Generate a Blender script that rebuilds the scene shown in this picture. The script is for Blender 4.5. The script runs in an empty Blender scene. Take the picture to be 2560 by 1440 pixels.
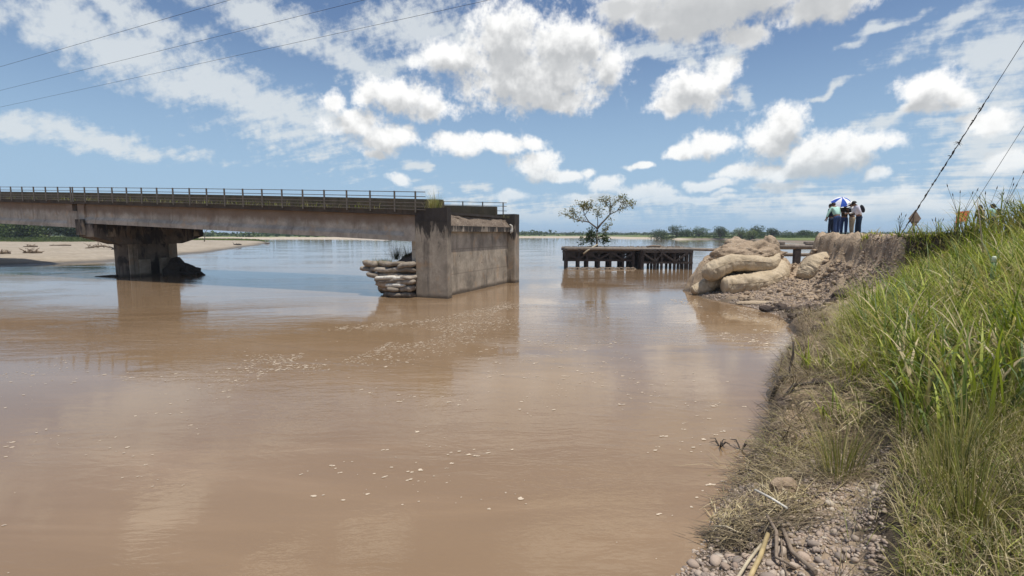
import bpy, bmesh, math, random
import numpy as np
from mathutils import Vector, Matrix, Quaternion, noise as mnoise

random.seed(7)
rng = np.random.default_rng(7)
sc = bpy.context.scene
COL = sc.collection
PI = math.pi

# ------------------------------------------------------------------ camera
cam = bpy.data.cameras.new('camera')
cam.sensor_width = 36.0
cam.lens = 18.0
cam.clip_start = 0.05
cam.clip_end = 20000.0
camo = bpy.data.objects.new('camera', cam)
camo.location = (0.0, 0.0, 3.2)
camo.rotation_euler = (math.radians(90.0 - 6.065), 0.0, 0.0)
COL.objects.link(camo)
sc.camera = camo

# ------------------------------------------------------------------ render settings
sc.view_settings.view_transform = 'Standard'
sc.view_settings.look = 'None'
sc.view_settings.exposure = 0.06
sc.view_settings.gamma = 1.0
sc.view_settings.use_curve_mapping = False
sc.render.engine = 'CYCLES'
sc.cycles.use_denoising = True
sc.cycles.max_bounces = 6
sc.cycles.diffuse_bounces = 3
sc.cycles.glossy_bounces = 3
sc.cycles.transmission_bounces = 2
sc.cycles.transparent_max_bounces = 6
sc.cycles.caustics_reflective = False
sc.cycles.caustics_refractive = False

# ------------------------------------------------------------------ node helpers
class NT:
    """small helper that writes node trees as expressions"""
    def __init__(self, tree):
        self.t = tree
        self.n = tree.nodes
        self.l = tree.links
    def put(self, sock, v):
        if isinstance(v, bpy.types.NodeSocket):
            self.l.new(v, sock)
        elif v is not None:
            if isinstance(v, (tuple, list)) and sock.type == 'RGBA' and len(v) == 3:
                v = (*v, 1.0)
            sock.default_value = v
    def m(self, op, a, b=None, c=None, clamp=False):
        n = self.n.new('ShaderNodeMath'); n.operation = op; n.use_clamp = clamp
        for i, v in enumerate((a, b, c)):
            self.put(n.inputs[i], v)
        return n.outputs[0]
    def v(self, op, a, b=None, scale=None):
        n = self.n.new('ShaderNodeVectorMath'); n.operation = op
        self.put(n.inputs[0], a)
        if b is not None: self.put(n.inputs[1], b)
        if scale is not None: self.put(n.inputs['Scale'], scale)
        return n.outputs['Value'] if op in ('LENGTH', 'DOT_PRODUCT', 'DISTANCE') else n.outputs[0]
    def xyz(self, x=0.0, y=0.0, z=0.0):
        n = self.n.new('ShaderNodeCombineXYZ')
        for i, v in enumerate((x, y, z)): self.put(n.inputs[i], v)
        return n.outputs[0]
    def sep(self, a):
        n = self.n.new('ShaderNodeSeparateXYZ'); self.put(n.inputs[0], a)
        return n.outputs[0], n.outputs[1], n.outputs[2]
    def map(self, a, loc=(0, 0, 0), rot=(0, 0, 0), scale=(1, 1, 1), kind='POINT'):
        n = self.n.new('ShaderNodeMapping'); n.vector_type = kind
        self.put(n.inputs['Vector'], a)
        n.inputs['Location'].default_value = loc
        n.inputs['Rotation'].default_value = rot
        n.inputs['Scale'].default_value = scale
        return n.outputs[0]
    def noise(self, a, scale=5.0, detail=2.0, rough=0.5, dist=0.0, col=False, lac=2.0):
        n = self.n.new('ShaderNodeTexNoise')
        self.put(n.inputs['Vector'], a)
        n.inputs['Scale'].default_value = scale
        n.inputs['Detail'].default_value = detail
        n.inputs['Roughness'].default_value = rough
        n.inputs['Lacunarity'].default_value = lac
        n.inputs['Distortion'].default_value = dist
        return n.outputs['Color'] if col else n.outputs[0]
    def voro(self, a, scale=5.0, feature='F1', rand=1.0, out='Distance', detail=0.0):
        n = self.n.new('ShaderNodeTexVoronoi'); n.feature = feature
        self.put(n.inputs['Vector'], a)
        n.inputs['Scale'].default_value = scale
        n.inputs['Randomness'].default_value = rand
        if 'Detail' in n.inputs: n.inputs['Detail'].default_value = detail
        return n.outputs[out]
    def ramp(self, a, lo, hi, o0=0.0, o1=1.0, kind='SMOOTHSTEP'):
        n = self.n.new('ShaderNodeMapRange'); n.interpolation_type = kind
        n.clamp = True
        self.put(n.inputs['Value'], a)
        for k, v in (('From Min', lo), ('From Max', hi), ('To Min', o0), ('To Max', o1)):
            self.put(n.inputs[k], v)
        return n.outputs[0]
    def mix(self, f, a, b, blend='MIX'):
        n = self.n.new('ShaderNodeMix'); n.data_type = 'RGBA'; n.blend_type = blend
        self.put(n.inputs[0], f); self.put(n.inputs[6], a); self.put(n.inputs[7], b)
        return n.outputs[2]
    def bump(self, h, strength=0.3, dist=0.1, normal=None):
        n = self.n.new('ShaderNodeBump')
        n.inputs['Strength'].default_value = strength if not isinstance(strength, bpy.types.NodeSocket) else 1.0
        if isinstance(strength, bpy.types.NodeSocket): self.l.new(strength, n.inputs['Strength'])
        n.inputs['Distance'].default_value = dist
        self.put(n.inputs['Height'], h)
        if normal is not None: self.l.new(normal, n.inputs['Normal'])
        return n.outputs[0]

# ------------------------------------------------------------------ sun + sky
SUN_EL = math.radians(77.5)
SUN_H = (0.72, -0.69)                      # horizontal heading towards the sun
SUN_DIR = Vector((SUN_H[0] * math.cos(SUN_EL), SUN_H[1] * math.cos(SUN_EL), math.sin(SUN_EL))).normalized()
sun = bpy.data.lights.new('sun', 'SUN')
sun.energy = 4.2
sun.angle = math.radians(0.53)
sun.color = (1.0, 0.955, 0.88)
suno = bpy.data.objects.new('sun', sun)
suno.rotation_euler = SUN_DIR.to_track_quat('Z', 'Y').to_euler()
suno.location = (0, 0, 60)
COL.objects.link(suno)

# cloud groups as (azimuth, elevation, half width, half height) in radians
CUM=[(-0.009,0.3452,0.0894,0.0727),(0.1044,0.3308,0.0996,0.0638),(0.0376,0.2798,0.1713,0.0603),(-0.1121,0.3113,0.0887,0.0357),(0.1784,0.2955,0.0451,0.0339),(0.0905,0.2416,0.0823,0.0248),(-0.2085,0.2463,0.0809,0.0377),(-0.1504,0.2262,0.0562,0.0248),(-0.2584,0.2482,0.0353,0.0306),(-0.3268,0.2283,0.0244,0.0238),(-0.2881,0.1946,0.0628,0.0314),(-0.2356,0.1729,0.0605,0.0295),(-0.2507,0.1455,0.0215,0.0128),(-0.0989,0.1661,0.0641,0.0231),(-0.0153,0.1697,0.0723,0.0203),(0.0381,0.1682,0.0305,0.0145),(0.0459,0.1279,0.0489,0.034),(0.1071,0.1089,0.0455,0.0148),(0.3307,0.2514,0.0755,0.0454),(0.3858,0.2698,0.0232,0.0276),(0.2871,0.2264,0.039,0.0187),(0.4815,0.1846,0.0358,0.033),(0.4598,0.1609,0.0526,0.0404),(0.5403,0.1321,0.0871,0.0392),(0.5964,0.1397,0.047,0.0182),(0.4122,0.1072,0.0515,0.0164),(0.4986,0.1061,0.0887,0.0236),(0.3578,0.1565,0.0508,0.0246),(0.3105,0.1465,0.0277,0.0139),(0.6724,0.2077,0.0508,0.0342),(0.7025,0.1921,0.0247,0.0218),(0.6623,0.1872,0.0471,0.0169),(0.1862,0.0929,0.0386,0.0192),(0.2416,0.0787,0.058,0.0176),(0.2778,0.0714,0.0328,0.0116),(0.1447,0.1157,0.0195,0.0118),(-0.0077,0.0719,0.0401,0.0129),(-0.2119,0.0998,0.025,0.0124),(0.476,0.0787,0.0498,0.0121),(0.3604,0.0871,0.0539,0.0127),(0.3877,0.0722,0.0224,0.007),(0.6271,0.0583,0.0607,0.0135),(0.5586,0.0546,0.0666,0.0103),(0.2404,0.1266,0.0361,0.0072),(0.5595,0.0384,0.0833,0.0091),(0.1681,0.0635,0.0898,0.0105),(0.6996,0.0434,0.0543,0.0105),(0.7351,0.1524,0.0376,0.0216),(0.7592,0.1012,0.0282,0.0184),(0.3134,0.0612,0.1114,0.0087),(0.612,0.0959,0.0206,0.0098),(0.1585,0.542,0.1408,0.0343),(0.2427,0.5197,0.1026,0.0299),(0.0722,0.5753,0.1004,0.0235),(-0.282,0.5489,0.0734,0.0212),(-0.2488,0.5386,0.0545,0.0194),(-0.6209,0.4335,0.0773,0.028),(0.6143,0.4579,0.0778,0.0273),(0.5407,0.4348,0.0592,0.0197),(-0.4552,0.5549,0.0813,0.0219),(0.4192,0.571,0.0958,0.026)]
DARK=[(0.3679,0.382,0.2237,0.0483),(0.2753,0.3723,0.0893,0.0273),(0.4087,0.3235,0.049,0.0249),(0.5244,0.354,0.0889,0.0336),(0.205,0.3871,0.064,0.0237),(0.3169,0.3474,0.0739,0.024)]
CIR=[(-0.6649,0.281,0.1866,0.0473,-0.4),(-0.4919,0.2331,0.2337,0.06,-0.4),(-0.4322,0.3474,0.2014,0.0355,-0.25),(-0.3757,0.2034,0.0852,0.0363,-0.1),(-0.6883,0.1418,0.1557,0.0193,-0.12),(-0.7479,0.1453,0.0655,0.0161,-0.05),(-0.2848,0.2949,0.0828,0.0286,-0.15),(-0.1625,0.3596,0.1085,0.0554,0),(0.6862,0.2942,0.0714,0.0184,0.45),(0.5404,0.2264,0.0455,0.0054,0.22),(0.7411,0.2344,0.0613,0.0562,0.3),(0.7405,0.1356,0.0707,0.0867,0),(0.2701,0.3213,0.0833,0.0156,0),(0.6015,0.299,0.0609,0.0087,0.2),(-0.629,0.3248,0.1609,0.026,-0.3),(-0.0232,0.0338,0.3825,0.0306,0),(0.4133,0.2261,0.0254,0.0192,0.3),(0.3222,0.2979,0.0229,0.015,0),(-0.1744,0.1261,0.0297,0.0117,0),(-0.1603,0.0822,0.0375,0.0149,0),(0.6173,0.1731,0.0404,0.0165,0.25),(-0.073,0.0868,0.0276,0.012,0),(0.3725,0.2805,0.0391,0.025,0.4),(0.5919,0.0408,0.2677,0.038,0)]


AZ_EDGES = [-0.95, -0.45, -0.2, 0.02, 0.2, 0.38, 0.55, 0.95]
EL_EDGES = [0.0, 0.17, 0.62]

def build_world():
    w = bpy.data.worlds.new('World'); sc.world = w; w.use_nodes = True
    w.cycles.sampling_method = 'NONE'
    t = w.node_tree
    for n in list(t.nodes): t.nodes.remove(n)
    g = NT(t)
    out = t.nodes.new('ShaderNodeOutputWorld')
    tc = t.nodes.new('ShaderNodeTexCoord')
    d = tc.outputs['Generated']
    x, y, z = g.sep(d)
    az = g.m('ARCTAN2', x, y)
    el = g.m('ARCSINE', z)
    # clear sky, paling towards the horizon
    sky = t.nodes.new('ShaderNodeTexSky'); sky.sky_type = 'NISHITA'; sky.sun_disc = False
    sky.sun_elevation = SUN_EL; sky.sun_rotation = math.atan2(SUN_H[0], SUN_H[1])
    sky.air_density = 1.0; sky.dust_density = 1.0; sky.ozone_density = 2.2; sky.altitude = 20.0
    skyc = g.mix(g.ramp(el, 0.0, 0.40, 0.92, 0.0), g.mix(1.0, sky.outputs[0], (0.90, 0.96, 1.04), 'MULTIPLY'), SKY_LOW)
    P0, D0, S0 = g.xyz(az, el, 0.0), d, skyc
    top_t, top_g = t, g
    def noise2(a, scale, detail, rough, col=False):
        n = t.nodes.new('ShaderNodeTexNoise'); n.noise_dimensions = '2D'
        t.links.new(a, n.inputs['Vector'])
        n.inputs['Scale'].default_value = scale; n.inputs['Detail'].default_value = detail; n.inputs['Roughness'].default_value = rough
        return n.outputs['Color'] if col else n.outputs[0]
    def madd(a, mul, add):
        n = t.nodes.new('ShaderNodeVectorMath'); n.operation = 'MULTIPLY_ADD'
        g.put(n.inputs[0], a); n.inputs[1].default_value = mul; n.inputs[2].default_value = add
        return n.outputs[0]
    def field(pp, lst):
        cur = None
        px, py, _ = g.sep(pp)
        for (a, e, rx, ry) in lst:       # the running result rides along in z so that the nodes run one after the other
            k = 1.06
            q = madd(g.xyz(px, py, cur), (1 / rx / k, 1 / ry / k, 1e-7), (-a / rx / k, -e / ry / k, 0))
            L = g.v('LENGTH', q)
            cur = L if cur is None else g.m('SMOOTH_MIN', cur, L, 0.25)
        return g.m('SUBTRACT', 1.0, cur)
    def background(col):
        bg = t.nodes.new('ShaderNodeBackground'); bg.inputs['Strength'].default_value = 0.1
        g.put(bg.inputs['Color'], col)
        return bg.outputs[0]
    def near(e, a0, a1, e0, e1, k):
        mx, my = e[2] * k + 0.03, e[3] * k + 0.03
        if len(e) > 4: mx = my = max(mx, my)
        return a0 - mx < e[0] < a1 + mx and e0 - my < e[1] < e1 + my
    def sector(a0, a1, e0, e1):
        nonlocal t, g
        t = bpy.data.node_groups.new('sky_sector', 'ShaderNodeTree'); g = NT(t)
        for nm, ty in (('P', 'NodeSocketVector'), ('D', 'NodeSocketVector'), ('Sky', 'NodeSocketColor')):
            t.interface.new_socket(nm, in_out='INPUT', socket_type=ty)
        t.interface.new_socket('Shader', in_out='OUTPUT', socket_type='NodeSocketShader')
        gi = t.nodes.new('NodeGroupInput'); go = t.nodes.new('NodeGroupOutput')
        res = sector_nodes(gi.outputs[0], gi.outputs[1], gi.outputs[2], a0, a1, e0, e1)
        t.links.new(res, go.inputs[0])
        grp = t; t, g = top_t, top_g
        n = t.nodes.new('ShaderNodeGroup'); n.node_tree = grp
        t.links.new(P0, n.inputs[0]); t.links.new(D0, n.inputs[1]); t.links.new(S0, n.inputs[2])
        return n.outputs[0]
    def sector_nodes(p, d, skyc, a0, a1, e0, e1):
        az, el, _ = g.sep(p)
        x, y, z = g.sep(d)
        cum = [e for e in CUM if near(e, a0, a1, e0, e1, 1.6)]
        dark = [e for e in DARK if near(e, a0, a1, e0, e1, 1.6)]
        cir = [e for e in CIR if near(e, a0, a1, e0, e1, 1.4)]
        col = skyc
        if cir or cum or dark:
            wn = noise2(p, 17.0, 1.0, 0.5, True)
            warp = madd(wn, (0.032, 0.022, 0.0), (-0.016, -0.011, 0.0))
        if cir:
            ci = None
            pcx, pcy, _ = g.sep(g.v('ADD', p, g.v('MULTIPLY', warp, (2.4, 1.6, 0.0))))
            for (a, e, rx, ry, r) in cir:
                cr, sr = math.cos(r), math.sin(r)
                pv = g.xyz(pcx, pcy, ci)
                qx = g.m('ADD', g.v('DOT_PRODUCT', pv, (cr / rx, sr / rx, 1e-7)), -(a * cr + e * sr) / rx)
                qy = g.m('ADD', g.v('DOT_PRODUCT', pv, (-sr / ry, cr / ry, 0)), -(-a * sr + e * cr) / ry)
                f = g.m('SUBTRACT', 1.0, g.v('LENGTH', g.xyz(qx, qy, 0.0)))
                ci = f if ci is None else g.m('SMOOTH_MAX', ci, f, 0.3)
            zz = g.m('ADD', g.m('MAXIMUM', z, 0.0), 0.12)
            px, py = g.m('DIVIDE', x, zz), g.m('DIVIDE', y, zz)
            fx = g.m('ADD', g.m('MULTIPLY', px, 0.47), g.m('MULTIPLY', py, -0.29))
            fy = g.m('ADD', g.m('MULTIPLY', px, 0.94), g.m('MULTIPLY', py, 1.53))
            st = noise2(g.xyz(fx, fy, 0), 3.2, 5.0, 0.62)
            st2 = noise2(p, 55.0, 3.0, 0.6)
            cf = g.m('ADD', ci, g.m('ADD', g.m('MULTIPLY', g.m('SUBTRACT', st, 0.5), 2.0), g.m('MULTIPLY', g.m('SUBTRACT', st2, 0.5), 1.3)))
            ca = g.m('MULTIPLY', g.ramp(cf, -0.25, 0.80), g.ramp(el, 0.0, 0.06, 0.0, 0.82))
            col = g.mix(ca, col, (7.2, 7.6, 7.8))
        if cum or dark:
            pw = g.v('ADD', p, warp)
            n1 = g.m('SUBTRACT', noise2(p, 30.0, 6.0, 0.56), 0.5)
            base = field(pw, cum + dark)
            n2 = g.m('SUBTRACT', noise2(p, 105.0, 3.0, 0.6), 0.5)
            F = g.m('ADD', base, g.m('ADD', g.m('MULTIPLY', n1, 1.05), g.m('MULTIPLY', n2, 0.42)))
            alpha = g.ramp(F, -0.08, 0.52)
            alpha = g.m('MULTIPLY', alpha, g.ramp(el, 0.005, 0.13, 0.25, 1.0))
            # light from above: how much cloud lies between here and the sun
            big = [e for e in cum if e[3] > 0.017] + dark
            nU = g.m('SUBTRACT', noise2(g.v('ADD', p, (0.0, 0.022, 0.0)), 30.0, 3.0, 0.55), 0.5)
            relief = g.m('MULTIPLY', g.m('SUBTRACT', n1, nU), 0.40)
            if big:
                above = g.m('ADD', field(g.v('ADD', pw, (0.0, 0.030, 0.0)), big), g.m('MULTIPLY', nU, 0.95))
                lit = g.m('SUBTRACT', 1.0, g.m('MULTIPLY', g.ramp(above, -0.02, 0.85), 0.92))
            else:
                lit = g.m('SUBTRACT', 1.0, g.m('MULTIPLY', g.ramp(F, 0.3, 1.0), 0.35))
            lit = g.m('ADD', lit, g.m('ADD', relief, g.m('MULTIPLY', n2, 0.06)), None, True)
            if dark:
                dk = g.ramp(g.m('ADD', field(p, dark), n1), -0.05, 0.75)
                lit = g.m('MULTIPLY', lit, g.m('SUBTRACT', 1.0, g.m('MULTIPLY', dk, 0.8)))
            cc = g.mix(lit, (5.2, 5.35, 5.5), (9.9, 9.9, 9.8))
            cc = g.mix(g.ramp(el, 0.0, 0.20, 0.42, 0.0), cc, (5.4, 6.4, 7.0))
            col = g.mix(alpha, col, cc)
        return background(col)
    def choose(fac, lo, hi):
        n = t.nodes.new('ShaderNodeMixShader')
        t.links.new(fac, n.inputs[0]); t.links.new(lo, n.inputs[1]); t.links.new(hi, n.inputs[2])
        return n.outputs[0]
    def tree(cells, edges, sock):
        """binary choice between neighbouring sectors, so that each ray runs the nodes of one sector only"""
        if len(cells) == 1: return cells[0]()
        k = len(cells) // 2
        return choose(g.m('GREATER_THAN', sock, edges[k]), tree(cells[:k], edges[:k + 1], sock), tree(cells[k:], edges[k:], sock))
    def column(i):
        return lambda: tree([(lambda j=j: sector(AZ_EDGES[i], AZ_EDGES[i + 1], EL_EDGES[j], EL_EDGES[j + 1])) for j in range(2)], EL_EDGES, el)
    front = tree([column(i) for i in range(len(AZ_EDGES) - 1)], AZ_EDGES, az)
    # the rest of the sky: the same fair-weather clouds without a fixed pattern
    gn = g.noise(g.v('MULTIPLY', d, (1.0, 1.0, 2.0)), 4.6, 5.0, 0.6)
    edge = g.m('MAXIMUM', g.ramp(g.m('ABSOLUTE', az), 0.95, 1.1), g.ramp(el, 0.62, 0.75))
    ga = g.m('MULTIPLY', g.ramp(gn, 0.55, 0.62), edge)
    ga = g.m('MULTIPLY', ga, g.ramp(el, 0.01, 0.12, 0.2, 1.0))
    rest = background(g.mix(ga, skyc, g.mix(g.ramp(gn, 0.60, 0.74), (9.2, 9.2, 9.1), (6.0, 6.1, 6.2))))
    inside = g.m('MULTIPLY', g.m('LESS_THAN', g.m('ABSOLUTE', az), 0.95), g.m('LESS_THAN', el, 0.62))
    upper = choose(inside, rest, front)
    ground = background((2.6, 2.5, 2.2))
    t.links.new(choose(g.m('GREATER_THAN', el, 0.0), ground, upper), out.inputs[0])
SKY_LOW = (3.6, 5.3, 7.2)
build_world()

# ================================================================== helpers
def obj(name, me, mat=None, parent=None, loc=None):
    o = bpy.data.objects.new(name, me)
    COL.objects.link(o)
    if mat is not None and me is not None and not me.materials:
        me.materials.append(mat)
    if parent is not None: o.parent = parent
    if loc is not None: o.location = loc
    return o
def tag(o, label=None, cat=None, group=None, kind=None):
    if label: o['label'] = label
    if cat: o['category'] = cat
    if group: o['group'] = group
    if kind: o['kind'] = kind
    return o
def thing(name, label, cat, loc=(0, 0, 0), rotz=0.0, group=None):
    o = bpy.data.objects.new(name, None); COL.objects.link(o)
    o.empty_display_size = 0.2
    o.location = loc; o.rotation_euler = (0, 0, rotz)
    return tag(o, label, cat, group)
def mesh(name, verts, faces, smooth=False, cols=None):
    me = bpy.data.meshes.new(name)
    verts = np.asarray(verts, dtype=np.float32)
    faces = list(faces) if not isinstance(faces, np.ndarray) else faces
    if isinstance(faces, np.ndarray):
        k = faces.shape[1]
        me.vertices.add(len(verts)); me.vertices.foreach_set('co', verts.ravel())
        me.loops.add(faces.size); me.loops.foreach_set('vertex_index', faces.ravel().astype(np.int32))
        me.polygons.add(len(faces))
        me.polygons.foreach_set('loop_start', np.arange(0, faces.size, k, dtype=np.int32))
        me.update(calc_edges=True)
    else:
        me.from_pydata([tuple(map(float, v)) for v in verts], [], faces)
        me.update()
    if smooth:
        me.polygons.foreach_set('use_smooth', np.ones(len(me.polygons), dtype=bool))
    if cols is not None:
        at = me.attributes.new('col', 'FLOAT_COLOR', 'POINT')
        c = np.ones((len(verts), 4), dtype=np.float32); c[:, :3] = cols
        at.data.foreach_set('color', c.ravel())
    return me
class MB:
    """collects simple shapes into one mesh"""
    def __init__(self): self.v = []; self.f = []; self.sm = []
    def add(self, vs, fs, smooth=False):
        b = len(self.v); self.v += [tuple(p) for p in vs]
        self.f += [tuple(i + b for i in f) for f in fs]; self.sm += [smooth] * len(fs)
    def hexa(self, p):            # 8 corners: bottom ring of 4 then top ring of 4
        self.add(p, [(3, 2, 1, 0), (4, 5, 6, 7), (0, 1, 5, 4), (1, 2, 6, 5), (2, 3, 7, 6), (3, 0, 4, 7)])
    def box(self, x0, x1, y0, y1, z0, z1):
        self.hexa([(x0, y0, z0), (x1, y0, z0), (x1, y1, z0), (x0, y1, z0), (x0, y0, z1), (x1, y0, z1), (x1, y1, z1), (x0, y1, z1)])
    def bar(self, a, b, w, h):
        """rectangular bar from a to b, w wide and h tall"""
        a, b = Vector(a), Vector(b); d = (b - a).normalized()
        up = Vector((0, 0, 1)) if abs(d.z) < 0.95 else Vector((0, 1, 0))
        s = d.cross(up).normalized() * (w / 2); u = s.cross(d).normalized() * (h / 2)
        self.hexa([a - s - u, a + s - u, b + s - u, b - s - u, a - s + u, a + s + u, b + s + u, b - s + u])
    def tube(self, pts, rad, n=8, cap=True, flat=1.0):
        pts = [Vector(p) for p in pts]
        rad = [rad] * len(pts) if isinstance(rad, (int, float)) else rad
        base = len(self.v); vs = []
        d0 = (pts[1] - pts[0]).normalized()
        ref = Vector((0, 0, 1)) if abs(d0.z) < 0.9 else Vector((1, 0, 0))
        s = d0.cross(ref).normalized()
        for i, p in enumerate(pts):
            d = (pts[min(i + 1, len(pts) - 1)] - pts[max(i - 1, 0)]).normalized()
            s = (s - d * s.dot(d)).normalized(); u = d.cross(s)
            for k in range(n):
                a = 2 * PI * k / n
                vs.append(p + (s * math.cos(a) + u * (math.sin(a) * flat)) * rad[i])
        fs = []
        for i in range(len(pts) - 1):
            for k in range(n):
                k2 = (k + 1) % n
                fs.append((i * n + k, i * n + k2, (i + 1) * n + k2, (i + 1) * n + k))
        self.add(vs, fs, True)
        if cap:
            self.add([], [])
            self.f.append(tuple(base + n - 1 - k for k in range(n))); self.sm.append(False)
            self.f.append(tuple(base + (len(pts) - 1) * n + k for k in range(n))); self.sm.append(False)
    def build(self, name, mat, parent=None):
        me = bpy.data.meshes.new(name); me.from_pydata(self.v, [], self.f); me.update()
        me.polygons.foreach_set('use_smooth', np.array(self.sm, dtype=bool))
        return obj(name, me, mat, parent)
def copy_tree(o, parent=None):
    c = o.copy(); COL.objects.link(c); c.parent = parent
    for ch in list(o.children):
        if ch is not c: copy_tree(ch, c)
    return c

# ------------------------------------------------------------------ numpy noise
def _hash(ix, iy, seed):
    h = (ix.astype(np.int64) * 374761393 + iy.astype(np.int64) * 668265263 + seed * 1442695041) & 0xFFFFFFFF
    h = ((h ^ (h >> 13)) * 1274126177) & 0xFFFFFFFF
    return ((h ^ (h >> 16)) & 0xFFFF) / 65535.0
def vn(x, y, seed=0):
    x = np.asarray(x, dtype=np.float64); y = np.asarray(y, dtype=np.float64)
    ix, iy = np.floor(x), np.floor(y); fx, fy = x - ix, y - iy
    fx = fx * fx * (3 - 2 * fx); fy = fy * fy * (3 - 2 * fy)
    a, b = _hash(ix, iy, seed), _hash(ix + 1, iy, seed)
    c, d = _hash(ix, iy + 1, seed), _hash(ix + 1, iy + 1, seed)
    return (a + (b - a) * fx) * (1 - fy) + (c + (d - c) * fx) * fy - 0.5
def fbm(x, y, oct=4, seed=0, gain=0.5):
    s = 0.0; a = 1.0
    for k in range(oct):
        s = s + a * vn(x * 2 ** k + 17.3 * k, y * 2 ** k - 9.1 * k, seed + k); a *= gain
    return s
def sstep(x, a, b):
    t = np.clip((np.asarray(x, dtype=np.float64) - a) / (b - a), 0, 1)
    return t * t * (3 - 2 * t)
def sdf_poly(X, Y, poly):
    """signed distance, positive inside"""
    P = np.asarray(poly, dtype=np.float64); Q = np.roll(P, -1, axis=0)
    best = np.full(X.shape, 1e18); ins = np.zeros(X.shape, dtype=bool)
    for (ax, ay), (bx, by) in zip(P, Q):
        dx, dy = bx - ax, by - ay
        t = np.clip(((X - ax) * dx + (Y - ay) * dy) / (dx * dx + dy * dy + 1e-12), 0, 1)
        best = np.minimum(best, (X - ax - t * dx) ** 2 + (Y - ay - t * dy) ** 2)
        c = ((ay > Y) != (by > Y)) & (X < (bx - ax) * (Y - ay) / (by - ay + 1e-12) + ax)
        ins ^= c
    d = np.sqrt(best)
    return np.where(ins, d, -d)
def grid_mesh(name, xs, ys, zf, smooth=True):
    X, Y = np.meshgrid(xs, ys)
    Z = zf(X, Y)
    nx, ny = len(xs), len(ys)
    v = np.stack([X, Y, Z], -1).reshape(-1, 3)
    i = np.arange(ny - 1)[:, None] * nx + np.arange(nx - 1)[None, :]
    f = np.stack([i, i + 1, i + nx + 1, i + nx], -1).reshape(-1, 4)
    return v, f

# ================================================================== materials
def new_mat(name):
    m = bpy.data.materials.new(name); m.use_nodes = True
    t = m.node_tree
    for n in list(t.nodes): t.nodes.remove(n)
    g = NT(t)
    out = t.nodes.new('ShaderNodeOutputMaterial')
    b = t.nodes.new('ShaderNodeBsdfPrincipled')
    t.links.new(b.outputs[0], out.inputs[0])
    b.inputs['Specular IOR Level'].default_value = 0.3
    return m, g, b, out
def position(g):
    return g.n.new('ShaderNodeNewGeometry').outputs['Position']
def objco(g):
    return g.n.new('ShaderNodeTexCoord').outputs['Object']
def plain(name, col, rough=0.7, var=0.15, scale=8.0, metal=0.0, bump=0.0, bscale=40.0):
    m, g, b, out = new_mat(name)
    p = objco(g)
    n = g.noise(p, scale, 4.0, 0.6)
    k = g.ramp(n, 0.25, 0.75, 1 - var, 1 + var, 'LINEAR')
    c = g.mix(1.0, (*col, 1.0), g.xyz(k, k, k), 'MULTIPLY')
    g.put(b.inputs['Base Color'], c); b.inputs['Roughness'].default_value = rough; b.inputs['Metallic'].default_value = metal
    if bump: g.put(b.inputs['Normal'], g.bump(g.noise(p, bscale, 3.0), bump, 0.02))
    return m
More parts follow.
